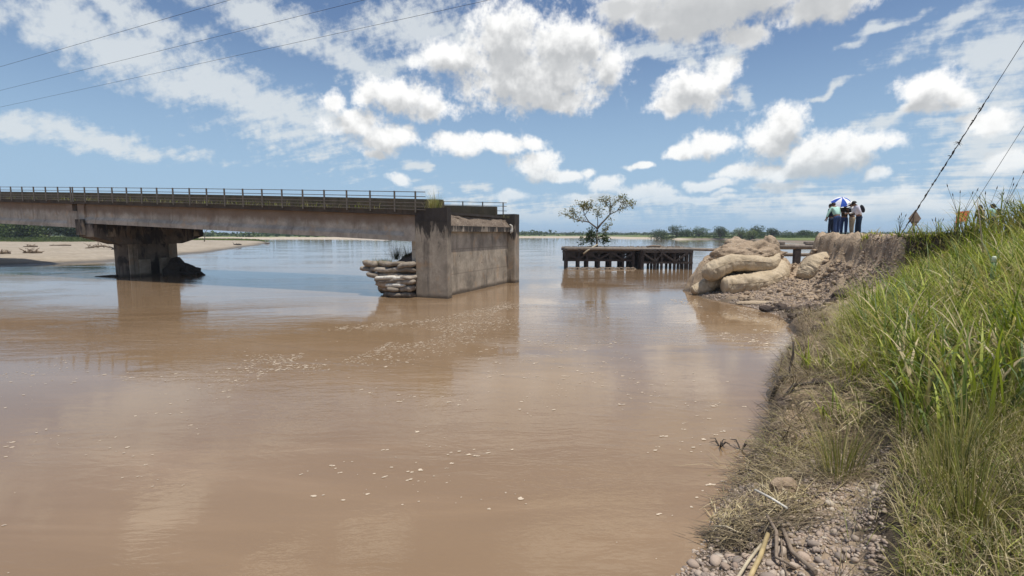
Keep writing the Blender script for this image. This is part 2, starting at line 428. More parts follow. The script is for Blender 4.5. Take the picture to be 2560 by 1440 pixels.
def concrete(name, col, stain=0.5, lines=False, dark=(0.035, 0.03, 0.027), wet=True, blotch=0.0, drip=None, top=None):
    m, g, b, out = new_mat(name)
    p = position(g); x, y, z = g.sep(p)
    big = g.noise(p, 0.9, 5.0, 0.65, 0.4)
    fine = g.noise(p, 9.0, 5.0, 0.65)
    c = g.mix(g.ramp(big, 0.3, 0.7), tuple(v * 0.62 for v in col), tuple(min(1, v * 1.22) for v in col))
    c = g.mix(g.ramp(fine, 0.2, 0.8, 0.0, 0.5), c, tuple(v * 0.62 for v in col))
    c = g.mix(g.ramp(g.noise(p, 1.4, 3.0, 0.5, 0.6), 0.56, 0.72, 0.0, 0.55), c, (col[0] * 1.05, col[1] * 0.82, col[2] * 0.62))
    # runs of dark water stain
    run = g.noise(g.v('MULTIPLY', p, (1.7, 1.7, 0.16)), 1.3, 5.0, 0.62, 0.5)
    run = g.m('MULTIPLY', g.m('MULTIPLY', g.ramp(run, 0.47, 0.70), g.ramp(g.noise(p, 0.8, 3.0, 0.6), 0.38, 0.62)), stain)
    c = g.mix(run, c, dark)
    if blotch:   # black algae patches
        bl = g.noise(g.v('MULTIPLY', p, (1.0, 1.0, 0.55)), 0.75, 6.0, 0.66, 0.6)
        c = g.mix(g.ramp(bl, 0.50, 0.60, 0.0, blotch), c, (0.022, 0.019, 0.018))
    if drip:     # algae running down from an upper edge
        dn = g.noise(g.v('MULTIPLY', p, (2.2, 2.2, 0.5)), 1.1, 5.0, 0.65, 0.7)
        lv = g.ramp(z, drip[0], drip[1], -0.32, 0.30, 'LINEAR')
        c = g.mix(g.ramp(g.m('ADD', dn, lv), 0.50, 0.66, 0.0, 0.9), c, (0.024, 0.020, 0.018))
    if top:      # darker brown tinge towards the deck edge
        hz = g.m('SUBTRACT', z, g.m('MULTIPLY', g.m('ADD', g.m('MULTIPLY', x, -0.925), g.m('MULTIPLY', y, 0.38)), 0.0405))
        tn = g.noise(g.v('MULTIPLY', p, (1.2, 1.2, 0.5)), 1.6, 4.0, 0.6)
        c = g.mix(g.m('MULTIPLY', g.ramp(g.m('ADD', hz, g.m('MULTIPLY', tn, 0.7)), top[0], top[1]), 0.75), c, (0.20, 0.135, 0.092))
    if lines:
        for h in (1.12, 2.42):
            l = g.ramp(g.m('ABSOLUTE', g.m('SUBTRACT', g.m('ADD', z, g.m('MULTIPLY', fine, 0.05)), h)), 0.0, 0.035, 0.6, 0.0)
            c = g.mix(l, c, tuple(v * 0.35 for v in col))
        v = g.voro(g.v('MULTIPLY', p, (1.0, 1.15, 1.5)), 1.0, 'F1', 0.35)
        c = g.mix(g.ramp(v, 0.035, 0.06, 0.8, 0.0), c, dark)
    if wet:      # damp silt line left by the river
        wl = g.m('SUBTRACT', z, g.m('MULTIPLY', g.m('SUBTRACT', big, 0.5), 0.5))
        c = g.mix(g.ramp(wl, 0.02, 0.28, 0.8, 0.0), c, (0.05, 0.037, 0.025))
    g.put(b.inputs['Base Color'], c)
    b.inputs['Roughness'].default_value = 0.88
    h = g.m('ADD', g.m('MULTIPLY', fine, 0.6), g.noise(p, 30.0, 3.0, 0.6))
    g.put(b.inputs['Normal'], g.bump(h, 0.55, 0.02))
    return m
def earth(name, c1, c2, speck=(0.42, 0.36, 0.28), pebble=0.25, wet=True, bump=0.8, sc_=1.0, grass_shade=False):
    m, g, b, out = new_mat(name)
    p = position(g); x, y, z = g.sep(p)
    n = g.noise(p, 1.6 * sc_, 6.0, 0.65); f = g.noise(p, 14.0 * sc_, 4.0, 0.6)
    c = g.mix(g.ramp(n, 0.3, 0.7), c1, c2)
    c = g.mix(g.ramp(f, 0.3, 0.75, 0.0, 0.55), c, tuple(v * 0.5 for v in c1))
    vo = g.voro(p, 11.0 * sc_, 'F1', 1.0)
    cv = g.voro(p, 11.0 * sc_, 'F1', 1.0, 'Color')
    sx, _, _ = g.sep(cv)
    pb = g.m('MULTIPLY', g.ramp(vo, 0.18, 0.36, 1.0, 0.0), g.ramp(sx, 1 - pebble - 0.08, 1 - pebble + 0.02))
    c = g.mix(pb, c, speck)
    if grass_shade:    # soil painted darker under the grass, standing in for shade between blades
        at = g.n.new('ShaderNodeAttribute'); at.attribute_name = 'grass_shade'
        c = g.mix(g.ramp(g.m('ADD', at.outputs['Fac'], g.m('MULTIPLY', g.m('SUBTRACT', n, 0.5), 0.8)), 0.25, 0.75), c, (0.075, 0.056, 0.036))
    if wet:
        wz = g.m('SUBTRACT', z, g.m('MULTIPLY', g.m('SUBTRACT', n, 0.5), 0.30))
        c = g.mix(g.ramp(wz, 0.05, 0.34, 0.85, 0.0), c, tuple(v * 0.25 for v in c1))
        g.put(b.inputs['Roughness'], g.ramp(wz, 0.05, 0.22, 0.45, 0.95))
    else:
        b.inputs['Roughness'].default_value = 0.95
    g.put(b.inputs['Base Color'], c)
    h = g.m('ADD', g.m('MULTIPLY', f, 1.0), g.m('ADD', g.m('MULTIPLY', pb, 0.5), g.m('MULTIPLY', n, 1.2)))
    g.put(b.inputs['Normal'], g.bump(h, bump, 0.06 / sc_))
    return m
def leafy(name, gain=(1, 1, 1), trans=0.35, rough=0.55):
    """foliage: each leaf carries its own colour in the attribute col"""
    m, g, b, out = new_mat(name)
    at = g.n.new('ShaderNodeAttribute'); at.attribute_name = 'col'
    c = g.mix(1.0, at.outputs['Color'], gain, 'MULTIPLY')
    g.put(b.inputs['Base Color'], c); b.inputs['Roughness'].default_value = rough
    tr = g.n.new('ShaderNodeBsdfTranslucent')
    g.put(tr.inputs['Color'], g.mix(1.0, c, (1.15, 1.25, 0.6), 'MULTIPLY'))
    mx = g.n.new('ShaderNodeMixShader'); mx.inputs[0].default_value = trans
    g.l.new(b.outputs[0], mx.inputs[1]); g.l.new(tr.outputs[0], mx.inputs[2]); g.l.new(mx.outputs[0], out.inputs[0])
    return m

M = {}
M['conc'] = concrete('weathered_concrete', (0.40, 0.34, 0.265), 0.7, drip=(1.7, 4.0))
M['conc_wall'] = concrete('board_marked_concrete', (0.49, 0.42, 0.325), 0.6, True, blotch=0.3)
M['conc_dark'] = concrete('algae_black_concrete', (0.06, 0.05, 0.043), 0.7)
M['conc_pier'] = concrete('stained_pier_concrete', (0.21, 0.175, 0.14), 0.9, blotch=0.8, drip=(1.4, 5.0))
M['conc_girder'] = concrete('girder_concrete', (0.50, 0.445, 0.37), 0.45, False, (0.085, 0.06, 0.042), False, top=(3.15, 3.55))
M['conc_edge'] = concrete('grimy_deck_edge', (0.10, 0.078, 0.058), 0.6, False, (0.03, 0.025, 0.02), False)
M['barrier'] = concrete('moss_stained_barrier', (0.105, 0.085, 0.055), 0.75, False, (0.05, 0.045, 0.022), False)
M['rail'] = plain('painted_rail_steel', (0.17, 0.145, 0.115), 0.6, 0.35, 14.0)
M['steel'] = plain('rusty_dark_steel', (0.060, 0.047, 0.040), 0.75, 0.45, 6.0, 0.0, 0.4)
M['pipe'] = plain('silted_pipe', (0.25, 0.21, 0.17), 0.7, 0.4, 5.0, 0.0, 0.3)
M['wood'] = plain('grey_driftwood', (0.22, 0.17, 0.125), 0.85, 0.35, 9.0, 0.0, 0.5, 30.0)
M['wood_dark'] = plain('wet_driftwood', (0.055, 0.043, 0.034), 0.75, 0.4, 9.0, 0.0, 0.5, 30.0)
M['bamboo'] = plain('yellow_cane', (0.42, 0.32, 0.16), 0.6, 0.35, 7.0)
M['stalk'] = plain('pale_dry_stalk', (0.46, 0.39, 0.27), 0.7, 0.3, 9.0)
M['soil'] = earth('eroded_soil', (0.34, 0.25, 0.168), (0.47, 0.362, 0.254), (0.54, 0.46, 0.35))
M['rubble'] = earth('road_rubble', (0.15, 0.11, 0.08), (0.27, 0.21, 0.155), pebble=0.35)
M['bank_soil'] = earth('bank_soil', (0.35, 0.256, 0.17), (0.48, 0.37, 0.258), (0.54, 0.46, 0.35), grass_shade=True)
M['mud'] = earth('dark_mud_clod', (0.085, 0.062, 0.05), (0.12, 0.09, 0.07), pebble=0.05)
M['sand'] = earth('pale_river_sand', (0.33, 0.275, 0.205), (0.425, 0.36, 0.28), pebble=0.0, bump=0.25, sc_=0.12)
M['farland'] = earth('far_field', (0.10, 0.125, 0.035), (0.17, 0.175, 0.06), pebble=0.0, wet=False, bump=0.2, sc_=0.05)
M['leaf'] = leafy('leaves')
M['grass'] = leafy('grass_blades', trans=0.30)
M['bark'] = plain('grey_bark', (0.15, 0.125, 0.10), 0.9, 0.3, 12.0, 0.0, 0.4)
M['wire'] = plain('black_cable', (0.05, 0.05, 0.055), 0.6, 0.1)
M['white_cloth'] = plain('white_sack_cloth', (0.60, 0.56, 0.48), 0.8, 0.3, 10.0)
def make_water():
    m, g, b, out = new_mat('silty_river_water')
    p = position(g); x, y, z = g.sep(p)
    n = g.noise(g.v('MULTIPLY', p, (0.05, 0.11, 0.0)), 1.0, 4.0, 0.55, 0.8)
    c = g.mix(g.ramp(n, 0.3, 0.7), (0.210, 0.136, 0.076), (0.256, 0.173, 0.102))
    silt = g.noise(g.map(p, (0, 0, 0), (0, 0, 0.35), (0.10, 0.62, 1.0)), 1.0, 5.0, 0.6, 1.2)
    c = g.mix(g.ramp(silt, 0.48, 0.72, 0.0, 0.45), c, (0.31, 0.21, 0.125))
    g.put(b.inputs['Base Color'], c)
    b.inputs['Roughness'].default_value = 0.03
    b.inputs['IOR'].default_value = 1.33
    b.inputs['Specular IOR Level'].default_value = 0.72
    # current: wavelets across the flow, patchy, with smooth slicks between
    q = g.map(p, (0, 0, 0), (0, 0, 0.30), (0.55, 1.5, 1.0))
    w1 = g.noise(q, 1.5, 4.0, 0.58, 0.7)
    w2 = g.noise(g.map(p, (3, 5, 0), (0, 0, -0.35), (0.8, 2.1, 1.0)), 4.6, 3.0, 0.55, 0.4)
    swell = g.noise(g.v('MULTIPLY', p, (0.16, 0.24, 0.0)), 1.0, 2.0, 0.5)
    patch = g.ramp(g.noise(g.v('MULTIPLY', p, (0.07, 0.17, 0.0)), 1.0, 3.0, 0.55, 0.6), 0.40, 0.66, 0.12, 1.0)
    w3 = g.noise(g.map(p, (1, 7, 0), (0, 0, 0.1), (0.7, 2.4, 1.0)), 12.0, 2.0, 0.5, 0.3)
    w2 = g.m('ADD', w2, g.m('MULTIPLY', w3, 0.30))
    h = g.m('ADD', g.m('MULTIPLY', g.m('ADD', g.m('MULTIPLY', w1, 1.0), g.m('MULTIPLY', w2, 0.30)), patch), g.m('MULTIPLY', swell, 0.5))
    g.put(b.inputs['Normal'], g.bump(h, 0.21, 0.085))
    return m
M['water'] = make_water()
M['foam'] = plain('pale_foam', (0.54, 0.44, 0.33), 0.8, 0.25, 4.0)

# ================================================================== river and terrain
def make_river():
    v = [(-7000, -300, 0), (7000, -300, 0), (7000, 7000, 0), (-7000, 7000, 0)]
    o = obj('river', mesh('river', v, [(0, 1, 2, 3)]), M['water'])
    tag(o, 'wide muddy brown river flowing past the broken bridge', kind='structure')
make_river()

SHORE = [(-3.4, -6), (-1.2, -2.5), (0.2, 1.2), (0.95, 3.2), (1.43, 4.5), (1.9, 4.96), (2.39, 5.7), (3.27, 6.79), (4.29, 8.36), (5.56, 10.68),
         (6.98, 12.98), (8.88, 15.53), (9.82, 17.59), (10.41, 20.27), (10.31, 22.55), (9.77, 24.32), (9.6, 27.0), (9.8, 28.8), (11, 30.8), (13.5, 32.6),
         (17, 33.6), (24, 34.2), (34, 33.8), (60, 26), (160, -10), (160, -70), (-3.4, -70)]
PLATEAU = [(16.1, 27.2), (15.7, 25.2), (15.1, 22.6), (14.5, 20.2), (14.1, 18.6), (15.4, 16.7), (18, 15.1), (24, 12.6), (40, 6), (70, -6), (160, -40),
           (160, -14), (60, 22), (33, 31.0), (24, 31.6), (18.5, 30.9)]
def ground(X, Y, rough=True):
    X = np.asarray(X, dtype=np.float64); Y = np.asarray(Y, dtype=np.float64)
    wob = 0.16 * fbm(X * 1.3, Y * 1.3, 3, 5) + 0.35 * fbm(X * 0.35, Y * 0.35, 2, 9) * sstep(Y, 6, 12)
    d = sdf_poly(X, Y, SHORE) + wob
    p1 = np.interp(d, [-6, -0.6, 0, 1.25, 1.40, 1.62, 3.0, 6, 10, 14], [-2, -0.22, 0, 0.30, 0.34, 0.68, 1.30, 2.2, 2.9, 3.1])
    p2 = np.interp(d, [-6, -0.3, 0, 0.06, 0.16, 0.3, 1.0, 2.5, 5, 8, 12], [-2.5, -0.3, 0, 0.05, 0.30, 0.38, 0.55, 1.2, 2.25, 2.9, 3.1])
    p3 = np.interp(d, [-6, -0.5, 0, 1, 2.5, 4, 6], [-2, -0.16, 0, 0.16, 0.42, 0.9, 1.3])
    a = sstep(Y, 6.6, 8.4); b = sstep(Y, 17.0, 20.5)
    base = p1 * (1 - a) + p2 * a
    base = base * (1 - b) + p3 * b
    sp = sdf_poly(X, Y, PLATEAU)
    gul = 0.30 * fbm(Y * 1.1 + X * 0.35, X * 0.25, 3, 21)
    end = sstep(Y, 17.5, 20.0)
    sp2 = sp + gul * end
    face = np.interp(sp2, [-4.0, -2.2, -1.5, -0.85, -0.42, -0.22, -0.06, 0.25], [-3.0, 0.1, 0.70, 1.35, 1.95, 2.45, 3.08, 3.15])
    h = np.maximum(base, face)
    # what is left of the embankment behind the big bags
    r = np.sqrt(((X - 12.75) / 2.7) ** 2 + ((Y - 28.3) / 1.9) ** 2) + 0.10 * fbm(X * 2, Y * 2, 3, 31)
    h = np.maximum(h, np.interp(r, [0, 0.35, 0.6, 0.85, 1.05, 1.2], [2.62, 2.55, 2.2, 1.45, 0.55, -0.5]))
    t = np.clip((X - 13.3) / 3.2, 0, 1)
    r2 = np.hypot(X - (13.3 + 3.2 * t), Y - (28.3 - 0.3 * t))
    h = np.maximum(h, np.interp(r2, [0, 0.4, 1.4, 2.2], [1.5, 1.4, 0.8, -0.3]))
    if rough:
        steep = sstep(np.abs(sp2 + 0.7), 1.6, 0.2) * end
        land = sstep(d, -0.2, 0.5)
        top = sstep(sp, 0.3, 1.0)
        amp = (0.10 + 0.30 * steep + 0.07 * sstep(np.abs(d - 0.7), 1.0, 0.2) * sstep(Y, 6.5, 9)) * land * (1 - 0.8 * top)
        h = h + amp * fbm(X * 1.9, Y * 1.9, 5, 3, 0.6) + 0.05 * land * (1 - top) * fbm(X * 7, Y * 7, 2, 4)
    return h
def make_bank():
    xs = np.concatenate([np.arange(-3.4, 18.0, 0.11), 18 + np.cumsum(np.linspace(0.13, 6.0, 50))])
    ys = np.concatenate([-60 + np.arange(0, 14) * 4.2, np.arange(-1.0, 33.6, 0.12), 33.6 + np.arange(1, 8) * 1.0])
    v, f = grid_mesh('river_bank', xs, ys, ground)
    # crumble the steep scarp sideways: lumps, runnels and small ledges
    sp = sdf_poly(v[:, 0], v[:, 1], PLATEAU)
    r = np.sqrt(((v[:, 0] - 12.75) / 2.9) ** 2 + ((v[:, 1] - 28.3) / 2.1) ** 2)
    idx = np.nonzero(((sp > -2.4) & (sp < 0.10) & (v[:, 1] > 17.8) & (v[:, 2] > 0.2) & (v[:, 0] < 19)) | ((r < 1.1) & (v[:, 2] > 0.4)))[0]
    for i in idx:
        p = Vector(v[i]); q = Vector((p.x * 0.9, p.y * 0.9, p.z * 0.25))
        n1 = mnoise.noise(q * 2.2); n2 = mnoise.noise(p * 3.3); n3 = mnoise.noise(p * 7.5); n4 = abs(mnoise.noise(q * 4.1))
        k = 0.18 * n1 + 0.14 * n2 + 0.07 * n3 - 0.22 * n4 - 0.12 * abs(mnoise.noise(p * 6.3)) + 0.04 * mnoise.noise(p * 15)
        fade = min(1.0, max(0.0, (0.10 - sp[i]) / 0.25)) if r[i] > 1.1 else 1.0
        v[i, 0] -= k * 0.9 * fade; v[i, 1] -= k * 0.3 * fade; v[i, 2] += 0.10 * n3 * fade
    me = mesh('river_bank', v, f, True)
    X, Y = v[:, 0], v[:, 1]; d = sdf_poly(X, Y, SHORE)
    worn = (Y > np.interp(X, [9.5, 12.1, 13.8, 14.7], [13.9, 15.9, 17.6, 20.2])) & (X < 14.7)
    shade_amt = sstep(d, 0.9, 1.9) * (1 - worn) * (1 - sstep(Y, 19.3, 20.2)) * (1 - sstep(sp, 0.0, 0.6))  # how much grass shade goes into the soil colour
    at = me.attributes.new('grass_shade', 'FLOAT', 'POINT'); at.data.foreach_set('value', shade_amt.astype(np.float32))
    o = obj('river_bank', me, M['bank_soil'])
    tag(o, 'eroded earth river bank and road embankment on the right', kind='structure')
    return o
BANK = make_bank()
def gz(x, y): return float(ground(np.array([x]), np.array([y]))[0])

# ---- left sandbar
SANDBAR = [(-52, 46), (-50.85, 50.8), (-48.9, 52.8), (-45.3, 58.0), (-47.7, 73.6), (-54.6, 93.8), (-60.8, 114.7), (-72.4, 147.6), (-88.9, 187.9), (-112, 226),
           (-150, 250), (-330, 290), (-700, 320), (-700, 30), (-120, 36), (-75, 42)]
def sandbar_z(X, Y):
    d = sdf_poly(X, Y, SANDBAR) + 2.2 * fbm(X * 0.09, Y * 0.09, 3, 40)
    z = np.interp(d, [-12, -1.5, 0, 1.2, 6, 20, 45, 90], [-0.9, -0.12, 0, 0.20, 0.38, 0.55, 0.75, 1.0])
    return z + sstep(d, 0, 5) * (0.14 * fbm(X * 0.15, Y * 0.35, 4, 41) + 0.06 * np.abs(fbm(X * 0.05, Y * 0.3, 2, 44)))
def make_sandbar():
    xs = np.concatenate([np.linspace(-700, -200, 40, endpoint=False), np.arange(-200, -40, 1.3)])
    ys = np.concatenate([np.arange(30, 130, 1.1), np.linspace(130, 330, 110)])
    v, f = grid_mesh('sand_bar', xs, ys, sandbar_z)
    tag(obj('sand_bar', mesh('sand_bar', v, f, True), M['sand']), 'pale sand bar on the left river side behind the bridge', kind='structure')
make_sandbar()

# ---- far banks: one sheet in a fan of rows out to the horizon
FAR = [(-2500, 330), (-178, 316), (-143, 317), (-100, 300), (-66, 268), (-62, 275), (-66, 330), (-30, 420), (6, 425), (60, 418), (68, 350), (91, 345), (92, 285), (108, 290),
       (126, 285), (124, 256), (104, 200), (112, 182), (170, 150), (400, 90), (3000, 0), (9000, 0), (9000, 9000), (-9000, 9000), (-9000, 330)]
def far_z(X, Y):
    d = sdf_poly(X, Y, FAR) + 4.0 * fbm(X * 0.02, Y * 0.02, 3, 50)
    z = np.interp(d, [-30, -3, 0, 3, 10, 40, 200], [-1.5, -0.25, 0.0, 0.25, 0.7, 1.1, 1.2])
    cliff = sstep(X, 70, 100)
    return z + cliff * np.interp(d, [0, 1, 4, 12], [0, 0.1, 0.7, 0.3]) + 0.15 * fbm(X * 0.05, Y * 0.05, 3, 51) * sstep(d, 0, 8)
def make_far():
    us = np.concatenate([np.linspace(-3.0, -0.75, 60, endpoint=False), np.linspace(-0.75, 0.85, 330), np.linspace(0.85, 3.0, 60)[1:]])
    rs = np.concatenate([np.linspace(90, 460, 190, endpoint=False), np.geomspace(460, 6800, 40)])
    U, R = np.meshgrid(us, rs); X = U * R; Y = R
    Z = far_z(X, Y); nx, ny = len(us), len(rs)
    v = np.stack([X, Y, Z], -1).reshape(-1, 3)
    i = np.arange(ny - 1)[:, None] * nx + np.arange(nx - 1)[None, :]
    f = np.stack([i, i + 1, i + nx + 1, i + nx], -1).reshape(-1, 4)
    low = (Z.ravel()[f] < -0.6).all(1)
    f = f[~low]
    m, g, b, out = new_mat('far_bank_ground')
    p = position(g); x, y, z = g.sep(p)
    n = g.noise(p, 0.05, 5.0, 0.6); n2 = g.noise(p, 0.6, 4.0, 0.6)
    grs = g.mix(g.ramp(n, 0.35, 0.65), (0.085, 0.125, 0.03), (0.17, 0.185, 0.06))
    snd = g.mix(g.ramp(n2, 0.3, 0.7), (0.50, 0.42, 0.32), (0.40, 0.33, 0.25))
    edge = g.m('ADD', g.m('ADD', z, g.m('MULTIPLY', g.m('SUBTRACT', n, 0.5), 0.5)), g.ramp(x, 85.0, 105.0, 0.0, 0.45))
    c = g.mix(g.ramp(edge, 0.78, 1.02), snd, grs)
    c = g.mix(g.m('MULTIPLY', g.ramp(x, 92.0, 104.0), g.ramp(z, 0.62, 0.8, 0.75, 0.0)), c, (0.13, 0.10, 0.08))
    g.put(b.inputs['Base Color'], c); b.inputs['Roughness'].default_value = 0.95
    tag(obj('far_bank', mesh('far_bank', v, f, True), m), 'low far river bank and flat plain reaching the horizon', kind='structure')
make_far()

# ================================================================== bridge
BO = np.array([-3.16, 25.0]); BA = np.array([-0.9249, 0.3801]); BB = np.array([0.3801, 0.9249])
def bp(t, b, z): return (BO[0] + BA[0] * t + BB[0] * b, BO[1] + BA[1] * t + BB[1] * b, z)
def R(t): return 5.17 + 0.0445 * t - 0.0001 * t * t        # height of the handrail
T_END = 110.0
JOINT = 29.85
bridge = thing('road_bridge', 'long grey concrete road bridge broken off at its right end', 'bridge', bp(0, 0, 0))
def rel(o, parent):
    """keep world coordinates of a mesh built in world space when it gets a parent that is not at the origin"""
    off = Vector((0, 0, 0)); q = parent
    while q is not None: off += q.location; q = q.parent
    o.parent = parent; o.matrix_parent_inverse = Matrix.Translation(-off)
    return o
def ribbon(name, prof, ts, zf, mat, parent, smooth=False):
    """profile (b, z above zf(t)) swept along the bridge"""
    mb = MB(); n = len(prof)
    vs = [bp(t, b, zf(t) + dz) for t in ts for (b, dz) in prof]
    fs = []
    for i in range(len(ts) - 1):
        for k in range(n):
            k2 = (k + 1) % n
            fs.append((i * n + k, (i + 1) * n + k, (i + 1) * n + k2, i * n + k2))
    fs.append(tuple(range(n))); fs.append(tuple((len(ts) - 1) * n + k for k in reversed(range(n))))
    mb.add(vs, fs)
    o = mb.build(name, mat)
    return rel(o, parent)
WID = 9.4
def steps(a, b, s=2.0):
    n = max(2, int(abs(b - a) / s) + 1); return list(np.linspace(a, b, n))
# deck slabs, one per span
for a, b in ((1.6, JOINT - 0.03), (JOINT + 0.03, 78.0), (78.06, T_END)):
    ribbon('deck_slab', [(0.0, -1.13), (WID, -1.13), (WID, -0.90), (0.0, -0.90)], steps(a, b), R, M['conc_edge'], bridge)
# girders
def girder_prof(bc, depth, half=0.24, fl=0.37):
    top, bot = -1.132, -depth
    return [(bc - fl, bot), (bc + fl, bot), (bc + fl, bot + 0.26), (bc + half, bot + 0.46), (bc + half, top), (bc - half, top), (bc - half, bot + 0.46), (bc - fl, bot + 0.26)]
for (a, b, dep) in ((1.85, JOINT - 0.06, 2.46), (JOINT + 0.55, 78.0, 2.80), (78.1, T_END, 2.80)):
    for bc in (0.55, 2.6, 4.7, 6.8, 8.85):
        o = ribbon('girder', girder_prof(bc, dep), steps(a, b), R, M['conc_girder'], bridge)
        if bc < 1:
            for e in ((a, a + 0.75), (b - 0.75, b)):
                ribbon('end_block', [(bc - 0.371, -dep + 0.261), (bc + 0.371, -dep + 0.261), (bc + 0.371, -1.134), (bc - 0.371, -1.134)], [e[0] + 0.004, e[1] - 0.004], R, M['conc_girder'], bridge)
    # cross diaphragms between the girders
    for k in range(1, 5):
        t = a + (b - a) * k / 5
        ribbon('diaphragm', [(0.8, -dep + 0.5), (8.6, -dep + 0.5), (8.6, -1.14), (0.8, -1.14)], [t, t + 0.25], R, M['conc_girder'], bridge)
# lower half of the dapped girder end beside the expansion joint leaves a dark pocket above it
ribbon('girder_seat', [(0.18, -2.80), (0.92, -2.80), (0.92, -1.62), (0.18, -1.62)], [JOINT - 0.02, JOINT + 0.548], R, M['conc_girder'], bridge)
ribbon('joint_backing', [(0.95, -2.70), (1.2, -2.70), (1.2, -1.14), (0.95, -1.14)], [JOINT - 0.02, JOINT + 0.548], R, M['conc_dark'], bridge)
# barriers that stand inside the footways
BAR = [(0.0, -0.90), (0.30, -0.90), (0.27, -0.30), (0.03, -0.30)]
for off, t0, nm in ((0.75, 0.75, 'near'), (WID - 1.05, 1.15, 'far')):
    for a, b in ((t0, JOINT - 0.05), (JOINT + 0.05, 78.0), (78.1, T_END)):
        ribbon('barrier', [(off + x, z) for x, z in BAR], steps(a, b), R, M['barrier'], bridge)
# railings: posts and rails, each a piece
def rail_line(b, t0, t1, posts, levels, out):
    line = bpy.data.objects.new('railing', None); COL.objects.link(line); line.parent = bridge; line.empty_display_size = 0.2
    for lv in levels:
        ribbon('rail', [(b - 0.017, lv - 0.017), (b + 0.017, lv - 0.017), (b + 0.017, lv + 0.017), (b - 0.017, lv + 0.017)], steps(t0, t1, 1.5), R, M['rail'], line)
    for t in posts:
        mb = MB()
        P = [bp(t - 0.03, b - 0.035 * out, R(t) - 1.0), bp(t + 0.03, b - 0.035 * out, R(t) - 1.0), bp(t + 0.03, b + 0.035 * out, R(t) - 1.0), bp(t - 0.03, b + 0.035 * out, R(t) - 1.0)]
        Q = [(p[0], p[1], R(t) + 0.035) for p in P]
        if out < 0: P, Q = P[::-1], Q[::-1]
        mb.hexa(P + Q)
        rel(mb.build('post', M['rail']), line)
near_posts = [1.72] + [2.95 + 1.495 * k for k in range(18)] + [JOINT - 0.12, JOINT + 0.12] + [JOINT + 0.12 + 1.495 * k for k in range(1, 53)]
rail_line(-0.05, 1.15, T_END, near_posts, (0.0, -0.225, -0.53, -0.70, -0.86), 1)
rail_line(WID + 0.05, 0.85, T_END, [1.1 + 1.495 * k for k in range(72)], (0.0, -0.225, -0.53), -1)

# ---- abutment
abut = thing('bridge_abutment', 'tall grey concrete bridge abutment standing in the river', 'abutment', bp(0, 0, -0.8))
def bbox_part(name, t0, t1, b0, b1, z0, z1, mat, parent, taper=0.0, jag=0):
    mb = MB()
    lo = [bp(t0 - taper, b0, z0), bp(t0 - taper, b1, z0), bp(t1 + taper, b1, z0), bp(t1 + taper, b0, z0)]
    hi = [bp(t0, b0, z1), bp(t0, b1, z1), bp(t1, b1, z1), bp(t1, b0, z1)]
    mb.hexa(lo + hi)
    return rel(mb.build(name, mat), parent)
for b0, b1 in ((0.0, 0.42), (8.75, 9.55)):
    bbox_part('wing_pillar', 0.0, 1.8, b0, b1, -0.8, 3.82, M['conc'], abut)
    bbox_part('pillar_cap', -0.004, 1.804, b0 - 0.004, b1 + 0.004, 3.822, 4.45, M['conc_dark'] if b0 < 1 else M['conc'], abut)
bbox_part('wall', 0.50, 2.3, 0.425, 8.745, -0.8, 3.30, M['conc_wall'], abut)
bbox_part('corbel', 0.28, 2.2, 0.43, 8.74, 3.302, 3.60, M['conc'], abut)
bbox_part('back_fill', 0.75, 1.55, 0.44, 8.73, 3.602, 4.05, M['soil'], abut)
# broken road pavement on top of the abutment
def pave():
    mb = MB(); n = 26; top = []; bot = []
    bs = np.linspace(0.45, 8.72, n)
    e = 0.62 + 0.22 * fbm(bs * 0.8, bs * 0 + 3, 3, 61) + 0.10 * vn(bs * 4, bs * 0, 62)
    for i in range(n - 1):
        z1 = R(0.8) - 0.905; z0 = z1 - 0.13
        mb.hexa([bp(e[i], bs[i], z0), bp(e[i + 1], bs[i + 1], z0), bp(1.58, bs[i + 1], z0), bp(1.58, bs[i], z0),
                 bp(e[i], bs[i], z1), bp(e[i + 1], bs[i + 1], z1), bp(1.58, bs[i + 1], z1), bp(1.58, bs[i], z1)])
    rel(mb.build('broken_pavement', M['conc']), abut)
pave()
# crumbling fill that slopes from the pavement to the corbel
def rubble_slope():
    nb, nt = 90, 14
    vs = []; fs = []
    for i in range(nb):
        b = 0.46 + (8.72 - 0.46) * i / (nb - 1)
        for k in range(nt):
            s = k / (nt - 1)
            tt = 0.30 + 0.55 * s
            z = 3.604 + (R(0.8) - 0.92 - 3.62) * s ** 0.8
            dn = float(fbm(np.array([b * 3.1]), np.array([s * 3.0]), 4, 70)[0])
            edge = math.sin(PI * min(1, s * 1.0))
            vs.append(bp(tt + 0.16 * dn * edge, b, z + 0.08 * dn * edge))
    for i in range(nb - 1):
        for k in range(nt - 1):
            fs.append((i * nt + k, i * nt + k + 1, (i + 1) * nt + k + 1, (i + 1) * nt + k))
    rel(obj('rubble', mesh('rubble', vs, fs, True), M['rubble']), abut)
rubble_slope()
# torn white sack caught on the corbel beside the far pillar
mb = MB()
mb.tube([bp(0.16, 8.35, 3.78), bp(0.10, 8.45, 3.70), bp(0.10, 8.52, 3.52), bp(0.12, 8.50, 3.34), bp(0.14, 8.40, 3.22)], [0.03, 0.07, 0.09, 0.12, 0.02], 8)
tag(mb.build('torn_sack', M['white_cloth']), 'torn white sack hanging from the abutment corbel by the far pillar', 'sack')

